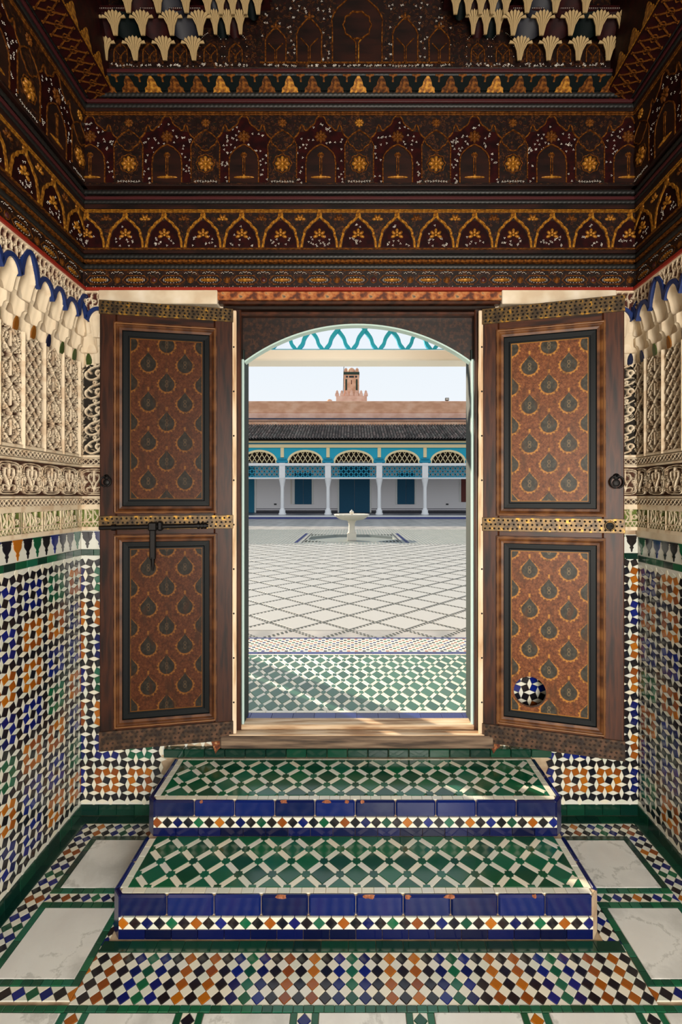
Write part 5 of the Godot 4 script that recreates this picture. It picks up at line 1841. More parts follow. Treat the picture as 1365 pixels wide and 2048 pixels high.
	for side in 3:
		var wall: Node3D = get_node(["wall_back", "wall_left", "wall_right"][side])
		var to: Node3D = wall
		if side == 0:
			to = Node3D.new()
			to.name = "plaster"
			wall.add_child(to)
			to.transform = frame_back()
		var starts: Array = [[0.0, 2.0 * UNIT - 0.09, 4.0 * UNIT, XR - XL - UNIT], [-0.046, -0.436, -0.826, -1.216, -1.606], [-0.17, 0.22, 0.61, 1.0, 1.39]][side]
		if side == 0:
			starts = [0.0, 0.3, 1.94, XR - XL - UNIT]
		for k in starts.size():
			var u: float = starts[k]
			var crop = null
			if side == 1 and k == 0:
				crop = func(a: float, _b: float) -> bool: return a < 0.046
			elif side == 2 and k == 0:
				crop = func(a: float, _b: float) -> bool: return a > 0.17
			for l in layers:
				if side == 0 and k in [1, 2] and l[0] == "carved_spandrel":
					continue
				var rl: Relief = l[1]
				if side == 0 and l[0] == "carved_panel":
					rl = sc
				var me: ArrayMesh = meshes[rl]
				if crop != null:
					var cp: Callable = crop
					var both := cp
					if l[0] == "carved_spandrel":
						both = func(a: float, b: float) -> bool: return cp.call(a, b) and above.call(a, b)
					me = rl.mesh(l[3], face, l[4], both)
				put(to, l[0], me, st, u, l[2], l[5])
			if side == 0 and k in [1, 2]:
				continue
			var vm: ArrayMesh = meshes[vt]
			if crop != null:
				var cp: Callable = crop
				vm = vt.mesh(0.05, face, face * 0.9, func(a: float, b: float) -> bool: return cp.call(a, b) and below.call(a, b))
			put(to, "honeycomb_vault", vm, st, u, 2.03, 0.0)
			if crop == null:
				put(to, "blue_fillet", blue_mesh, blue, u, 0.0, 0.0)
			else:
				var m2 := Mb.new()
				var pts := PackedVector2Array()
				for q in low:
					if side == 1 and q.x < 0.046 or side == 2 and q.x > 0.17:
						pts.append(q)
				m2.ribbon(pts, 0.0165, 0.02, 0.05)
				put(to, "blue_fillet", m2.mesh(), blue, u, 0.0, 0.0)
			var cs := [0.05, 0.1475, 0.2425, 0.34]
			for i in 4:
				if crop == null or (side == 1 and cs[i] < 0.046) or (side == 2 and cs[i] > 0.17):
					part(to, "glazed_ogive", ogive, [M.faience_green, M.faience_amber, M.faience_blue, M.faience_green][(i + k) % 4], Transform3D(Basis(Vector3.RIGHT, 0.15), Vector3(u + cs[i], 2.14, 0.021)))
		var a := 0.0 if side == 0 else (-3.1 if side == 1 else 0.0)
		var b := XR - XL if side == 0 else (0.0 if side == 1 else 3.1)
		if side != 0:
			box_part(to, "plaster_ground", Vector3(a, 1.34, -0.006), Vector3(b, TOP + 0.01, -0.001), M.plaster, 0.0)
			box_part(to, "dado_ledge", Vector3(a, 1.3385 - (0.026 if side == 2 else 0.0), -0.004), Vector3(b, 1.343, 0.0085), M.plaster, 0.0)
		else:
			box_part(to, "plaster_ground", Vector3(a, 1.34, -0.006), Vector3(-0.57 - XL, TOP + 0.01, -0.001), M.plaster, 0.0)
			box_part(to, "plaster_ground", Vector3(0.63 - XL, 1.34, -0.006), Vector3(b, TOP + 0.01, -0.001), M.plaster, 0.0)
			box_part(to, "white_moulding", Vector3(0.11, 2.385, -0.004), Vector3(0.655, 2.449, 0.053), M.plaster, 0.003)
			box_part(to, "white_moulding", Vector3(1.965, 2.385, -0.004), Vector3(2.49, 2.449, 0.053), M.plaster, 0.003)

# ---------------------------------------------------------------- the courtyard seen through the doorway
func courtyard() -> void:
	grain("paving", noise(0.01, 256, [[0.2, Color(0.56, 0.56, 0.55)], [0.55, Color(0.64, 0.63, 0.62)], [0.9, Color(0.69, 0.68, 0.66)]], 4), Vector3(0.7, 0.7, 0.7), 0.4)
	glaze("sage", [Color(0.2, 0.38, 0.3), Color(0.24, 0.42, 0.34), Color(0.18, 0.34, 0.28), Color(0.26, 0.4, 0.33)], 0.28)
	glaze("porch_blue", [Color(0.1, 0.15, 0.42), Color(0.13, 0.19, 0.47), Color(0.09, 0.12, 0.38)], 0.25)
	plain("line_tile", Color(0.1, 0.12, 0.12), 0.4)
	plain("cyan_paint", Color(0.005, 0.55, 0.67), 0.6)
	plain("cyan_bright", Color(0.005, 0.65, 0.77), 0.6)
	plain("cream_wall", Color(0.95, 0.87, 0.68), 0.8)
	plain("white_wall", Color(0.9, 0.9, 0.88), 0.8)
	plain("lilac_wall", Color(0.93, 0.91, 0.91), 0.85)
	plain("deep_teal", Color(0.0, 0.31, 0.43), 0.7)
	plain("teal_door", Color(0.01, 0.42, 0.54), 0.7)
	plain("red_door", Color(0.42, 0.19, 0.16), 0.7)
	plain("stone", Color(0.82, 0.79, 0.73), 0.6)
	plain("dark_brown", Color(0.33, 0.28, 0.23), 0.8)
	plain("shade_inside", Color(0.16, 0.14, 0.12), 0.9)
	grain("terracotta", noise(0.012, 256, [[0.2, Color(0.84, 0.63, 0.5)], [0.5, Color(0.89, 0.69, 0.56)], [0.85, Color(0.93, 0.76, 0.64)]], 5), Vector3(0.3, 0.5, 0.3), 0.9)
	grain("terracotta_low", noise(0.012, 256, [[0.2, Color(0.85, 0.67, 0.58)], [0.5, Color(0.9, 0.73, 0.65)], [0.85, Color(0.93, 0.79, 0.71)]], 5), Vector3(0.3, 0.5, 0.3), 0.9)
	# ---- paving
	var cf := thing("courtyard_floor", "courtyard paving of white marble lozenges bordered by small dark tiles", "paving", "structure")
	cf.transform = frame_floor(YC)
	box_part(cf, "paving_bed", Vector3(-14, 2.24, -0.3), Vector3(14, 11.25, -0.004), M.paving, 0.0)
	box_part(cf, "paving_bed", Vector3(-14, 11.25, -0.3), Vector3(-1.15, 13.55, -0.004), M.paving, 0.0)
	box_part(cf, "paving_bed", Vector3(1.15, 11.25, -0.3), Vector3(14, 13.55, -0.004), M.paving, 0.0)
	box_part(cf, "paving_bed", Vector3(-14, 13.55, -0.3), Vector3(14, 46, -0.004), M.paving, 0.0)
	strip(cf, -1.65, 2.29, 1.7, 2.372, 0.104, "porch_blue", "threshold_tile")
	strip(cf, -1.65, 2.374, 1.7, 2.396, 0.15, "white", "edge_tile")
	var spots := []
	mosaic(cf, 0.0, rect(-1.1, 2.398, 1.15, 3.235), -0.52, 2.45, 0.104, "sage", "lozenge_tile", 1.65)
	strip(cf, -1.65, 3.237, 1.7, 3.255, 0.12, "white", "edge_tile")
	strip(cf, -1.65, 3.257, 1.7, 3.3, 0.11, "porch_blue", "edge_tile")
	# band of little coloured tiles
	box_part(cf, "band_bed", Vector3(-1.65, 3.302, -0.006), Vector3(1.7, 3.606, 0.0005), M.white1, 0.0)
	var tile := prism_mesh(rect(-0.0105, -0.0105, 0.0105, 0.0105), -0.006, 0.0022, 0.0008)
	var groups := {}
	for j in 11:
		for i in 118:
			if (i + j) % 2:
				continue
			var gl: String = ["salmon", "black", "sage", "porch_blue", "salmon"][posmod(i / 2 + (j / 2) * 2, 5)]
			var key := fired(gl)
			if not groups.has(key):
				groups[key] = []
			groups[key].append(Transform3D(Basis(), Vector3(-1.6 + i * 0.0272, 3.318 + j * 0.0272, 0)))
	var bt := Mb.new()
	for key in groups:
		for xf in groups[key]:
			bt.join(tile, xf, key.albedo_color.srgb_to_linear())
	part(cf, "small_border_tiles", bt.mesh(), M.mixed_glaze).set_meta("kind", "stuff")
	for nm in ["bar_tile", "star_tile", "lozenge_tile"]:
		limit(cf, nm)
	strip(cf, -1.65, 3.608, 1.7, 3.635, 0.12, "porch_blue", "edge_tile")
	# marble lozenges
	var hx := 0.2285
	var hd := 0.237
	var g := 0.03
	var dia := PackedVector2Array([Vector2(-hx + g, 0), Vector2(0, -hd + g), Vector2(hx - g, 0), Vector2(0, hd - g)])
	var dmesh := prism_mesh(dia, -0.006, 0.0, 0.0008)
	var list := []
	var dashes := []
	var half_dia := prism_mesh(PackedVector2Array([Vector2(-hx + g, 0.0), Vector2(hx - g, 0.0), Vector2(0, hd - g)]), -0.006, 0.0, 0.0008)
	for j in range(0, 30):
		var d := 3.843 + j * hd
		var wide := int((0.3 * d + 0.7) / (2 * hx)) + 2
		for i in range(-wide, wide + 1):
			var c := Vector2(-0.02 + i * 2 * hx + (hx if j % 2 == 0 else 0.0), d)
			var w: Vector3 = cf.transform * Vector3(c.x, c.y, 0)
			list.append([c.length() + (0.0 if seen(w) and c.x > -0.26 * d - 0.3 and c.x < 0.27 * d + 0.3 else 50.0), c])
			for s in 2:
				var a := c + Vector2(0, -hd)
				var b := c + Vector2(hx if s else -hx, 0)
				var e := (b - a).normalized()
				var n := Vector2(-e.y, e.x)
				for k in 8:
					for q in [-1, 1]:
						var p: Vector2 = a.lerp(b, (k + (0.5 if q > 0 else 0.2)) / 8.0) + n * q * 0.0125
						if p.y > 3.645:
							dashes.append(Transform3D(Basis(Vector3.BACK, e.angle()), Vector3(p.x, p.y, 0)))
	list.sort_custom(func(a, b): return a[0] < b[0])
	var far := []
	for i in list.size():
		var c: Vector2 = list[i][1]
		if c.y - hd < 3.64:
			part(cf, "marble_lozenge", half_dia, M.paving_light, Transform3D(Basis(), Vector3(c.x, maxf(c.y, 3.643), 0)))
		elif i < 280:
			part(cf, "marble_lozenge", dmesh, M.paving_light, Transform3D(Basis(Vector3(rng.randf_range(-1, 1), rng.randf_range(-1, 1), 0).normalized(), rng.randf_range(0, 0.004)), Vector3(c.x, c.y, 0)))
		else:
			far.append(Transform3D(Basis(), Vector3(c.x, c.y, 0)))
	many(cf, "far_lozenges", dmesh, M.paving_light, far)
	many(cf, "lozenge_borders", prism_mesh(rect(-0.0085, -0.0052, 0.0085, 0.0052), -0.006, 0.0006, 0.0), M.dash_tile, dashes)
	# fine grid of small tiles round the fountain
	var cells := []
	var ct := prism_mesh(rect(-0.028, -0.05, 0.028, 0.05), -0.006, 0.0, 0.0)
	for j in 46:
		for i in range(-62, 63):
			var p := Vector2(i * 0.085, 10.75 + j * 0.107)
			if (Vector2(maxf(absf(p.x) - 1.2, 0.0), maxf(absf(p.y - 12.4) - 1.2, 0.0))).length() > 0.0 or absf(p.x) + absf(p.y - 12.4) > 1.75:
				cells.append(Transform3D(Basis(), Vector3(p.x, p.y, 0.0)))
	many(cf, "small_grid_tiles", ct, M.grid_tile, cells)
	for s in [-1, 1]:
		box_part(cf, "inlaid_line", Vector3(s * 1.31 - 0.04, 11.1, -0.005), Vector3(s * 1.31 + 0.04, 13.9, 0.001), M.porch_blue2, 0.0)
		box_part(cf, "inlaid_line", Vector3(s * 1.17 - 0.015, 11.1, -0.005), Vector3(s * 1.17 + 0.015, 13.9, 0.001), M.line_tile, 0.0)
	# ---- basin and fountain
	var m := Mb.new()
	var ri := 1.1
	for i in 8:
		var a0 := TAU * (i + 0.5) / 8
		var a1 := TAU * (i + 1.5) / 8
		var c := cos(PI / 8)
		var p0 := Vector3(cos(a0), 0, sin(a0)) * ri / c
		var p1 := Vector3(cos(a1), 0, sin(a1)) * ri / c
		var dn := Vector3(0, -0.07, 0)
		m.quad(p0 + dn, p1 + dn, p1, p0)
		m.quad(p0, p1, p1 * 1.045, p0 * 1.045)
		m.tri(dn, p1 + dn, p0 + dn)
		var q0 := Vector3(signf(p0.x) * 1.16, 0, signf(p0.z) * 1.16)
		if i % 2 == 0:
			m.tri(p0 * 1.04, p1 * 1.04, q0)
	part(cf, "basin_lining", m.mesh(), M.grid_tile, cf.transform.affine_inverse() * Transform3D(Basis(), Vector3(0.0, YC, -12.4)))
	var fo := thing("fountain", "white marble fountain, scalloped bowl on a short pillar in the courtyard", "fountain")
	fo.position = Vector3(0.0, YC - 0.07, -12.4)
	m = Mb.new()
	m.box(Vector3(-0.12, 0, -0.12), Vector3(0.12, 0.2, 0.12), 0.012)
	part(fo, "plinth", m.mesh(), M.stone)
	m = Mb.new()
	m.lathe(PackedVector2Array([Vector2(0.1, 0.2), Vector2(0.105, 0.22), Vector2(0.085, 0.24), Vector2(0.08, 0.42), Vector2(0.088, 0.43), Vector2(0.088, 0.47), Vector2(0.11, 0.5), Vector2(0.12, 0.54)]), 8)
	part(fo, "pillar", m.mesh(), M.stone)
	m = Mb.new()
	m.lathe(PackedVector2Array([Vector2(0.1, 0.52), Vector2(0.26, 0.545), Vector2(0.36, 0.585), Vector2(0.42, 0.64), Vector2(0.45, 0.67), Vector2(0.45, 0.692), Vector2(0.42, 0.69), Vector2(0.36, 0.665), Vector2(0.2, 0.64), Vector2(0.05, 0.635)]), 64, 16, 0.025)
	part(fo, "bowl", m.mesh(), M.stone)
	m = Mb.new()
	m.lathe(PackedVector2Array([Vector2(0.05, 0.62), Vector2(0.035, 0.66), Vector2(0.03, 0.7), Vector2(0.055, 0.725), Vector2(0.06, 0.745), Vector2(0.04, 0.77), Vector2(0.016, 0.785), Vector2(0.012, 0.8), Vector2(0.002, 0.81)]), 16)
	part(fo, "finial", m.mesh(), M.stone)
	gallery()
	porch()
	tower()
	# the other court behind the viewer
	var gr := thing("ground", "pale paved ground of the court behind the viewer", "ground", "structure")
	box_part(gr, "paving_bed", Vector3(-9, -0.3, 1.9), Vector3(9, -0.01, 12), M.paving, 0.0)

func porch() -> void:
	var po := thing("porch_arcade", "near arcade in front of the doorway: white beam under cyan ogee lattice", "arcade")
	po.position = Vector3(0, YC, -3.5)
	var yb := 2.479 - YC
	box_part(po, "beam", Vector3(-3.6, yb, -0.09), Vector3(3.7, yb + 0.078, 0.09), M.white_beam, 0.01)
	box_part(po, "lattice_rail", Vector3(-3.6, yb + 0.079, -0.03), Vector3(3.7, yb + 0.1, 0.03), M.cyan_bright, 0.004)
	for x in [-1.19, 1.27, -3.5, 3.6]:
		var m := Mb.new()
		m.lathe(PackedVector2Array([Vector2(0.12, 0.0), Vector2(0.12, 0.12), Vector2(0.095, 0.16), Vector2(0.085, 0.2), Vector2(0.08, yb - 0.4), Vector2(0.1, yb - 0.36), Vector2(0.09, yb - 0.3), Vector2(0.16, yb)]), 12)
		part(po, "column", m.mesh(), M.white_wall, Transform3D(Basis(), Vector3(x, 0, 0)))
	for s in [-1, 1]:
		box_part(po, "added_pier", Vector3(s * 1.72 - 0.23, 0.0, -0.11), Vector3(s * 1.72 + 0.23, yb, 0.11), M.white_wall, 0.015)  # out of view, added to keep low sun off the room floor
	var p := 0.199
	var h := 0.166
	var x0 := (703.0 - U0) * 3.5 / F
	for k in range(-16, 17):
		for s in [-1.0, 1.0]:
			var pts := PackedVector2Array()
			for t in 4:
				var a: float = x0 + k * p + s * (t * p / 2)
				pts.append_array(PackedVector2Array([Vector2(a, t * h), Vector2(a + s * 0.018, t * h + h * 0.2), Vector2(a + s * 0.042, t * h + h * 0.36), Vector2(a + s * 0.052, t * h + h * 0.62), Vector2(a + s * 0.075, t * h + h * 0.82)]))
			pts = smooth(pts)
			var m := Mb.new()
			m.ribbon(pts, 0.026, -0.015 + 0.004 * s, 0.015 + 0.004 * s)
			part(po, "lattice_strip", m.mesh(), M.cyan_bright, Transform3D(Basis(), Vector3(0, yb + 0.08, 0)))

func gallery() -> void:
	var ga := thing("gallery", "long arcaded gallery across the courtyard, cyan spandrels and dark tiled roof", "building")
	var D := 24.0
	var k := D / F
	ga.position = Vector3(0, YC, -D)
	var X := func(px: float) -> float: return (px - U0) * k
	var Y := func(py: float) -> float: return EYE - (py - V0) * k - YC
	var yf: float = 0.58 - YC
	box_part(ga, "platform", Vector3(-13, 0.0, -4), Vector3(13, yf, 1.1), M.porch_floor, 0.005)
	box_part(ga, "platform_edge", Vector3(-13, 0.0, 1.1), Vector3(13, yf * 0.55, 1.13), M.porch_blue1, 0.0)
	box_part(ga, "platform_edge", Vector3(-13, yf * 0.6, 1.1), Vector3(13, yf + 0.001, 1.12), M.white_wall, 0.0)
	var zw := -2.5
	var kw := (D + 2.5) / F
	var WX := func(px: float) -> float: return (px - U0) * kw
	var WY := func(py: float) -> float: return EYE - (py - V0) * kw - YC
	box_part(ga, "rear_wall", Vector3(-13, 0, zw - 0.3), Vector3(13, WY.call(932), zw), M.lilac_wall, 0.0)
	box_part(ga, "upper_wall", Vector3(-13, WY.call(932), zw - 0.3), Vector3(13, 4.3, zw + 0.01), M.dark_brown, 0.0)  # upper part of the rear wall in a darker brown
	box_part(ga, "dado_strip", Vector3(-13, yf, zw), Vector3(13, yf + 0.12, zw + 0.012), M.dado_dark, 0.0)
	for i in 2:
		box_part(ga, "dado_strip", Vector3(-13, yf + 0.13 + 0.09 * i, zw), Vector3(13, yf + 0.16 + 0.09 * i, zw + 0.012), M.dado_dark, 0.0)
	var doors_ := [[679.0, 740.0, 926.0, 1025.5, "deep_teal"], [590.0, 624.0, 945.0, 1008.5, "deep_teal"], [795.0, 829.5, 945.0, 1008.5, "deep_teal"], [470.0, 509.5, 926.0, 1025.5, "teal_door"], [922.5, 950.0, 958.0, 1004.0, "red_door"]]
	for q in doors_:
		var nm := "door" if q[3] > 1020 else "shutter"
		var xm: float = (q[0] + q[1]) / 2
		for s in 2:
			var a: float = q[0] if s == 0 else xm
			var b: float = xm if s == 0 else q[1]
			box_part(ga, nm, Vector3(WX.call(a) + 0.006, WY.call(q[3]), zw), Vector3(WX.call(b) - 0.006, WY.call(q[2]), zw + 0.04), M[q[4]], 0.01)
		box_part(ga, nm + "_frame", Vector3(WX.call(q[0]) - 0.09, WY.call(q[2]), zw), Vector3(WX.call(q[1]) + 0.09, WY.call(q[2]) + 0.09, zw + 0.05), M.white_wall, 0.01)
		for s in 2:
			var e: float = WX.call(q[0]) - 0.09 if s == 0 else WX.call(q[1])
			box_part(ga, nm + "_frame", Vector3(e, WY.call(q[3]), zw), Vector3(e + 0.09, WY.call(q[2]), zw + 0.05), M.white_wall, 0.01)
	for q in [551.0, 895.0]:
		box_part(ga, "wall_socket", Vector3(WX.call(q) - 0.07, WY.call(1010), zw), Vector3(WX.call(q) + 0.07, WY.call(1007), zw + 0.03), M.line_tile, 0.005)
	box_part(ga, "pipe", Vector3(WX.call(582.0), WY.call(1008), zw), Vector3(WX.call(583.5), WY.call(950), zw + 0.05), M.stone, 0.0)
	# columns and what stands on them
	var cols := [382.0, 473.5, 565.1, 656.6, 759.0, 850.5, 942.0, 1033.0]
	for c in cols:
		var m := Mb.new()
		m.lathe(PackedVector2Array([Vector2(0.19, yf), Vector2(0.19, yf + 0.07), Vector2(0.15, yf + 0.12), Vector2(0.16, yf + 0.2), Vector2(0.105, yf + 0.3), Vector2(0.09, yf + 0.36), Vector2(0.088, Y.call(975)), Vector2(0.115, Y.call(970)), Vector2(0.12, Y.call(968)), Vector2(0.19, Y.call(956))]), 12)
		part(ga, "column", m.mesh(), M.white_column, Transform3D(Basis(), Vector3(X.call(c), 0, 0)))
		box_part(ga, "post", Vector3(X.call(c) - 0.15, Y.call(957), -0.13), Vector3(X.call(c) + 0.15, Y.call(926), 0.1), M.white_column, 0.01)
		box_part(ga, "pilaster", Vector3(X.call(c) - 0.085, Y.call(915), -0.1), Vector3(X.call(c) + 0.085, Y.call(895), 0.05), M.cream_wall, 0.008)
		box_part(ga, "bracket", Vector3(X.call(c) - 0.3, Y.call(926), -0.08), Vector3(X.call(c) + 0.3, Y.call(920.5), 0.09), M.cyan_paint, 0.03)
		box_part(ga, "bracket", Vector3(X.call(c) - 0.2, Y.call(920), -0.08), Vector3(X.call(c) + 0.2, Y.call(916), 0.07), M.cyan_paint, 0.02)
	box_part(ga, "beam", Vector3(-13, Y.call(932), -0.12), Vector3(13, Y.call(926.6), 0.11), M.white_column, 0.01)
	for i in cols.size() - 1:
		var xa: float = X.call(cols[i]) + 0.15
		var xb: float = X.call(cols[i + 1]) - 0.15
		box_part(ga, "rail", Vector3(xa, Y.call(958), -0.06), Vector3(xb, Y.call(955), 0.07), M.white_column, 0.006)
		for q in [[932.0, 931.0], [955.0, 953.5]]:
			box_part(ga, "lattice_frame", Vector3(xa, Y.call(q[0]), -0.03), Vector3(xb, Y.call(q[1]), 0.04), M.cyan_paint, 0.0)
		var m := Mb.new()
		var lh: float = Y.call(931) - Y.call(955)
		var n := int((xb - xa) / 0.23)
		for j in range(-2, n + 1):
			for s in 2:
				var a := Vector2(xa + j * (xb - xa) / n, Y.call(955))
				var b := a + Vector2(2.0 * (xb - xa) / n, lh)
				if s:
					var t := a.x
					a.x = b.x
					b.x = t
				var clipped := Geometry2D.intersect_polyline_with_polygon(PackedVector2Array([a, b]), rect(xa, Y.call(955), xb, Y.call(931)))
				for cl in clipped:
					m.ribbon(cl, 0.055, -0.01, 0.01)
		part(ga, "lattice_panel", m.mesh(), M.cyan_paint)
		# spandrel with its arch
		var xc := (xa + xb) / 2
		var hw := (xb - xa) * 0.445
		var y0: float = Y.call(926)
		var hh: float = Y.call(901) - y0
		var el := PackedVector2Array()
		for q in 33:
			var t := PI * q / 32.0
			el.append(Vector2(xc + cos(t) * hw, y0 + pow(sin(t), 0.9) * hh))
		var sp := PackedVector2Array([Vector2(xa - 0.07, y0), Vector2(xa - 0.07, Y.call(895.5)), Vector2(xb + 0.07, Y.call(895.5)), Vector2(xb + 0.07, y0)])
		sp.append_array(el)
		m = Mb.new()
		m.prism(sp, -0.04, 0.02, 0.0)
		part(ga, "spandrel", m.mesh(), M.cyan_bright)
		m = Mb.new()
		var el2 := PackedVector2Array()
		for q in el:
			el2.append(Vector2(xc, y0) + (q - Vector2(xc, y0)) * 0.965)
		m.ribbon(el2, 0.1, -0.05, 0.06)
		part(ga, "arch_moulding", m.mesh(), M.cream_wall)
		m = Mb.new()
		var inner := PackedVector2Array()
		for q in el:
			inner.append(Vector2(xc, y0) + (q - Vector2(xc, y0)) * 0.95)
		var nn := int(hw * 2 / 0.25)
		for j in range(-6, nn + 1):
			for s in 2:
				var a := Vector2(xc - hw + j * 0.25, y0)
				var b := a + Vector2(hh * 0.62, hh)
				if s:
					a.x = 2 * xc - a.x
					b.x = 2 * xc - b.x
				for cl in Geometry2D.intersect_polyline_with_polygon(PackedVector2Array([a, b]), inner):
					m.ribbon(cl, 0.03, -0.012, 0.008)
		part(ga, "arch_lattice", m.mesh(), M.cream_wall)
	box_part(ga, "frieze", Vector3(-13, Y.call(895.5), -0.12), Vector3(13, Y.call(889), 0.08), M.cream_wall, 0.0)
	box_part(ga, "frieze_line", Vector3(-13, Y.call(889), -0.12), Vector3(13, Y.call(886), 0.06), M.teal_door, 0.0)
	box_part(ga, "eave_board", Vector3(-13, Y.call(886), -0.12), Vector3(13, Y.call(882), 0.12), M.cream_wall, 0.01)
	box_part(ga, "gallery_ceiling", Vector3(-13, Y.call(884), -2.6), Vector3(13, Y.call(882), -0.1), M.dark_brown, 0.0)
	# roof: rows of half-round clay tiles
	var rf := Mb.new()
	var ye: float = Y.call(881.5) + 0.02
	var yr := 5.68 - YC
	var pit := 0.15
	for c in 173:
		var shade := rng.randf_range(0.6, 1.2)
		for j in 14:
			rf.col = Color(0.13, 0.115, 0.1) * shade * rng.randf_range(0.5, 1.7)
			rf.col.r *= rng.randf_range(0.95, 1.25)
			var rows := []
			for e in 2:
				var t := (j + e) / 14.0
				var row := PackedVector3Array()
				for q in 6:
					var a := PI * q / 5.0
					row.append(Vector3(-13.0 + (c + 0.5) * pit - cos(a) * pit * 0.4, lerpf(ye, yr, t) + sin(a) * 0.075 + (0.02 if e == 0 else 0.0), lerpf(0.4, -3.0, t)))
				rows.append(row)
			rf.sheet(rows)
	rf.col = Color(0.035, 0.03, 0.028)
	rf.quad(Vector3(-13, ye, 0.38), Vector3(13, ye, 0.38), Vector3(13, yr, -3.0), Vector3(-13, yr, -3.0))
	var clay := plain("roof_clay", Color.WHITE, 0.9)
	clay.vertex_color_use_as_albedo = true
	var ro := part(ga, "roof_tile_rows", rf.mesh(), M.roof_clay)
	ro.set_meta("kind", "stuff")
	box_part(ga, "roof_deck", Vector3(-13, yr - 0.25, -3.3), Vector3(13, yr - 0.05, -2.4), M.terracotta, 0.0)
	# parapet behind the roof
	var pw := thing("parapet_wall", "weathered terracotta parapet wall rising behind the tiled gallery roof", "wall", "structure")
	var kp := 27.4 / F
	var PY := func(py: float) -> float: return EYE - (py - V0) * kp
	box_part(pw, "upper_wall", Vector3(-15, PY.call(826), -28.0), Vector3(15, PY.call(802), -27.4), M.terracotta, 0.03)
	box_part(pw, "lower_wall", Vector3(-15, PY.call(850), -28.0), Vector3(15, PY.call(826.3), -27.36), M.terracotta_low, 0.02)
	box_part(pw, "tile_line", Vector3(-15, PY.call(839), -27.4), Vector3(15, PY.call(836.5), -27.33), M.slate_tile, 0.0)
	box_part(pw, "ridge_line", Vector3(-15, PY.call(846), -27.4), Vector3(15, PY.call(842), -27.2), M.cream_terracotta, 0.0)
	var fl := thing("floodlight", "small black floodlight standing on the parapet wall", "floodlight")
	fl.position = Vector3((896.0 - U0) * kp, PY.call(802), -27.6)
	box_part(fl, "housing", Vector3(-0.11, 0.05, -0.06), Vector3(0.11, 0.22, 0.06), M.line_tile, 0.015)
	box_part(fl, "lens", Vector3(-0.08, 0.08, 0.06), Vector3(0.08, 0.19, 0.066), M.stone, 0.002)
	box_part(fl, "bracket", Vector3(-0.03, 0.0, -0.03), Vector3(0.03, 0.06, 0.03), M.line_tile, 0.004)
	var ve := thing("roof_vent", "small rounded terracotta vent on the parapet left of the tower", "vent")
	ve.position = Vector3((659.0 - U0) * kp, PY.call(802), -27.7)
	var m := Mb.new()
	m.lathe(PackedVector2Array([Vector2(0.13, 0.0), Vector2(0.14, 0.08), Vector2(0.1, 0.14), Vector2(0.02, 0.17)]), 12)
	part(ve, "vent_body", m.mesh(), M.terracotta)
	m = Mb.new()
	m.lathe(PackedVector2Array([Vector2(0.06, 0.0), Vector2(0.06, 0.1), Vector2(0.01, 0.13)]), 10)
	part(ve, "vent_cap", m.mesh(), M.terracotta_low, Transform3D(Basis(), Vector3(0.1, 0, 0.05)))

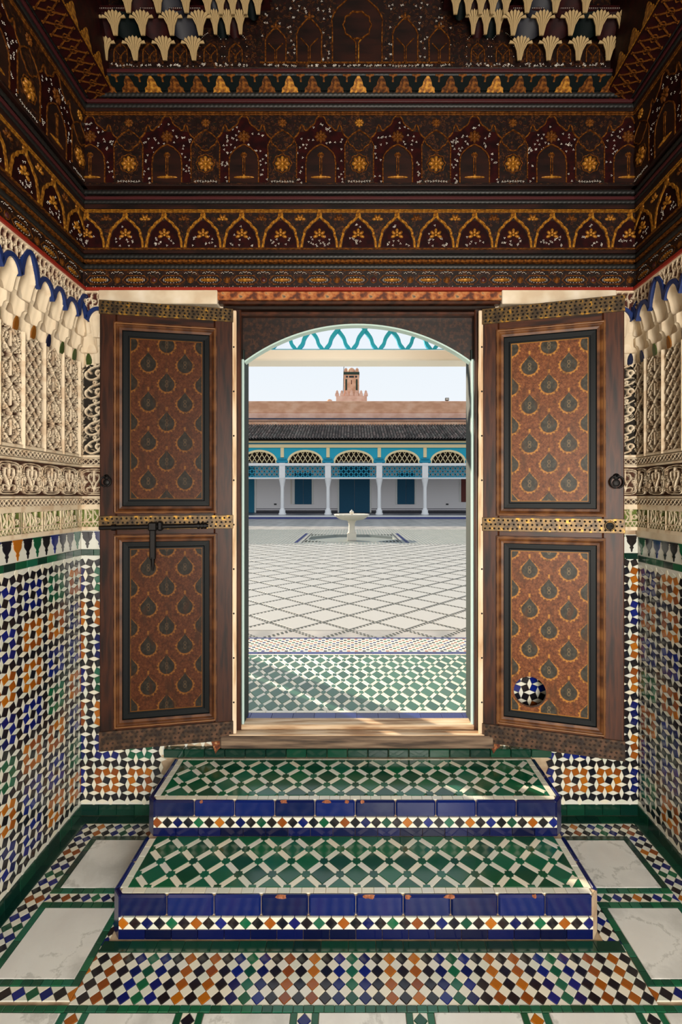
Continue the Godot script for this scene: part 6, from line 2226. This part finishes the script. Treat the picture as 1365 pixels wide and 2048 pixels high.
func tower() -> void:
	var D := 40.0
	var k := D / F
	var to := thing("minaret", "terracotta tower with a small ribbed dome and notched parapets beyond the wall", "tower")
	to.position = Vector3((703.5 - U0) * k, EYE, -D)
	var Y := func(py: float) -> float: return -(py - V0) * k
	var hw := 15.0 * k
	box_part(to, "shaft", Vector3(-hw, Y.call(800), -hw), Vector3(hw, Y.call(748), hw), M.terracotta, 0.02)
	box_part(to, "base_block", Vector3(-30.0 * k, YC - EYE, -30.0 * k), Vector3(30.0 * k, Y.call(798), 30.0 * k), M.terracotta_low, 0.02)
	for s in 7:
		var m := Mb.new()
		m.prism(PackedVector2Array([Vector2(-0.16, 0.0), Vector2(0.16, 0.0), Vector2(0.16, 0.18), Vector2(0.11, 0.22), Vector2(0.1, 0.36), Vector2(0.0, 0.48), Vector2(-0.1, 0.36), Vector2(-0.11, 0.22), Vector2(-0.16, 0.18)]), -0.1, 0.1, 0.01)
		part(to, "merlon", m.mesh(), M.terracotta_low, Transform3D(Basis(), Vector3((s - 3) * 9.3 * k, Y.call(798), 30.0 * k - 0.1)))
	box_part(to, "tile_band", Vector3(-hw - 0.03, Y.call(753), -hw - 0.03), Vector3(hw + 0.03, Y.call(748), hw + 0.03), M.tower_green, 0.01)
	for s in 3:
		var m := Mb.new()
		m.prism(PackedVector2Array([Vector2(-0.17, 0.0), Vector2(0.17, 0.0), Vector2(0.13, 0.15), Vector2(0.12, 0.26), Vector2(0.0, 0.36), Vector2(-0.12, 0.26), Vector2(-0.13, 0.15)]), -0.1, 0.1, 0.01)
		part(to, "merlon", m.mesh(), M.terracotta, Transform3D(Basis(), Vector3((s - 1) * 11.0 * k, Y.call(748), hw - 0.1)))
	var m := Mb.new()
	m.lathe(PackedVector2Array([Vector2(7.5 * k, Y.call(749)), Vector2(8.2 * k, Y.call(744)), Vector2(7.0 * k, Y.call(740)), Vector2(4.0 * k, Y.call(737)), Vector2(0.02, Y.call(735.5))]), 24, 8, 0.06)
	part(to, "ribbed_dome", m.mesh(), M.terracotta)
	for s in [-1, 1]:
		box_part(to, "green_strip", Vector3(s * 10.3 * k - 0.07, Y.call(784), hw), Vector3(s * 10.3 * k + 0.07, Y.call(762), hw + 0.02), M.tower_green, 0.0)
		box_part(to, "small_window", Vector3(s * 9.0 * k - 0.08, Y.call(759), hw), Vector3(s * 9.0 * k + 0.08, Y.call(755.5), hw + 0.02), M.line_tile, 0.0)
	box_part(to, "small_window", Vector3(-0.2, Y.call(759), hw), Vector3(0.2, Y.call(755.5), hw + 0.02), M.line_tile, 0.0)
	box_part(to, "window_slit", Vector3(-0.035, Y.call(772), hw), Vector3(0.035, Y.call(764), hw + 0.02), M.red_door, 0.0)
	m = Mb.new()
	m.tube(PackedVector3Array([Vector3(-16.5 * k, Y.call(790), 0.3), Vector3(-15.2 * k, Y.call(735), 0.3)]), 0.03, 6)
	part(to, "antenna_mast", m.mesh(), M.line_tile)
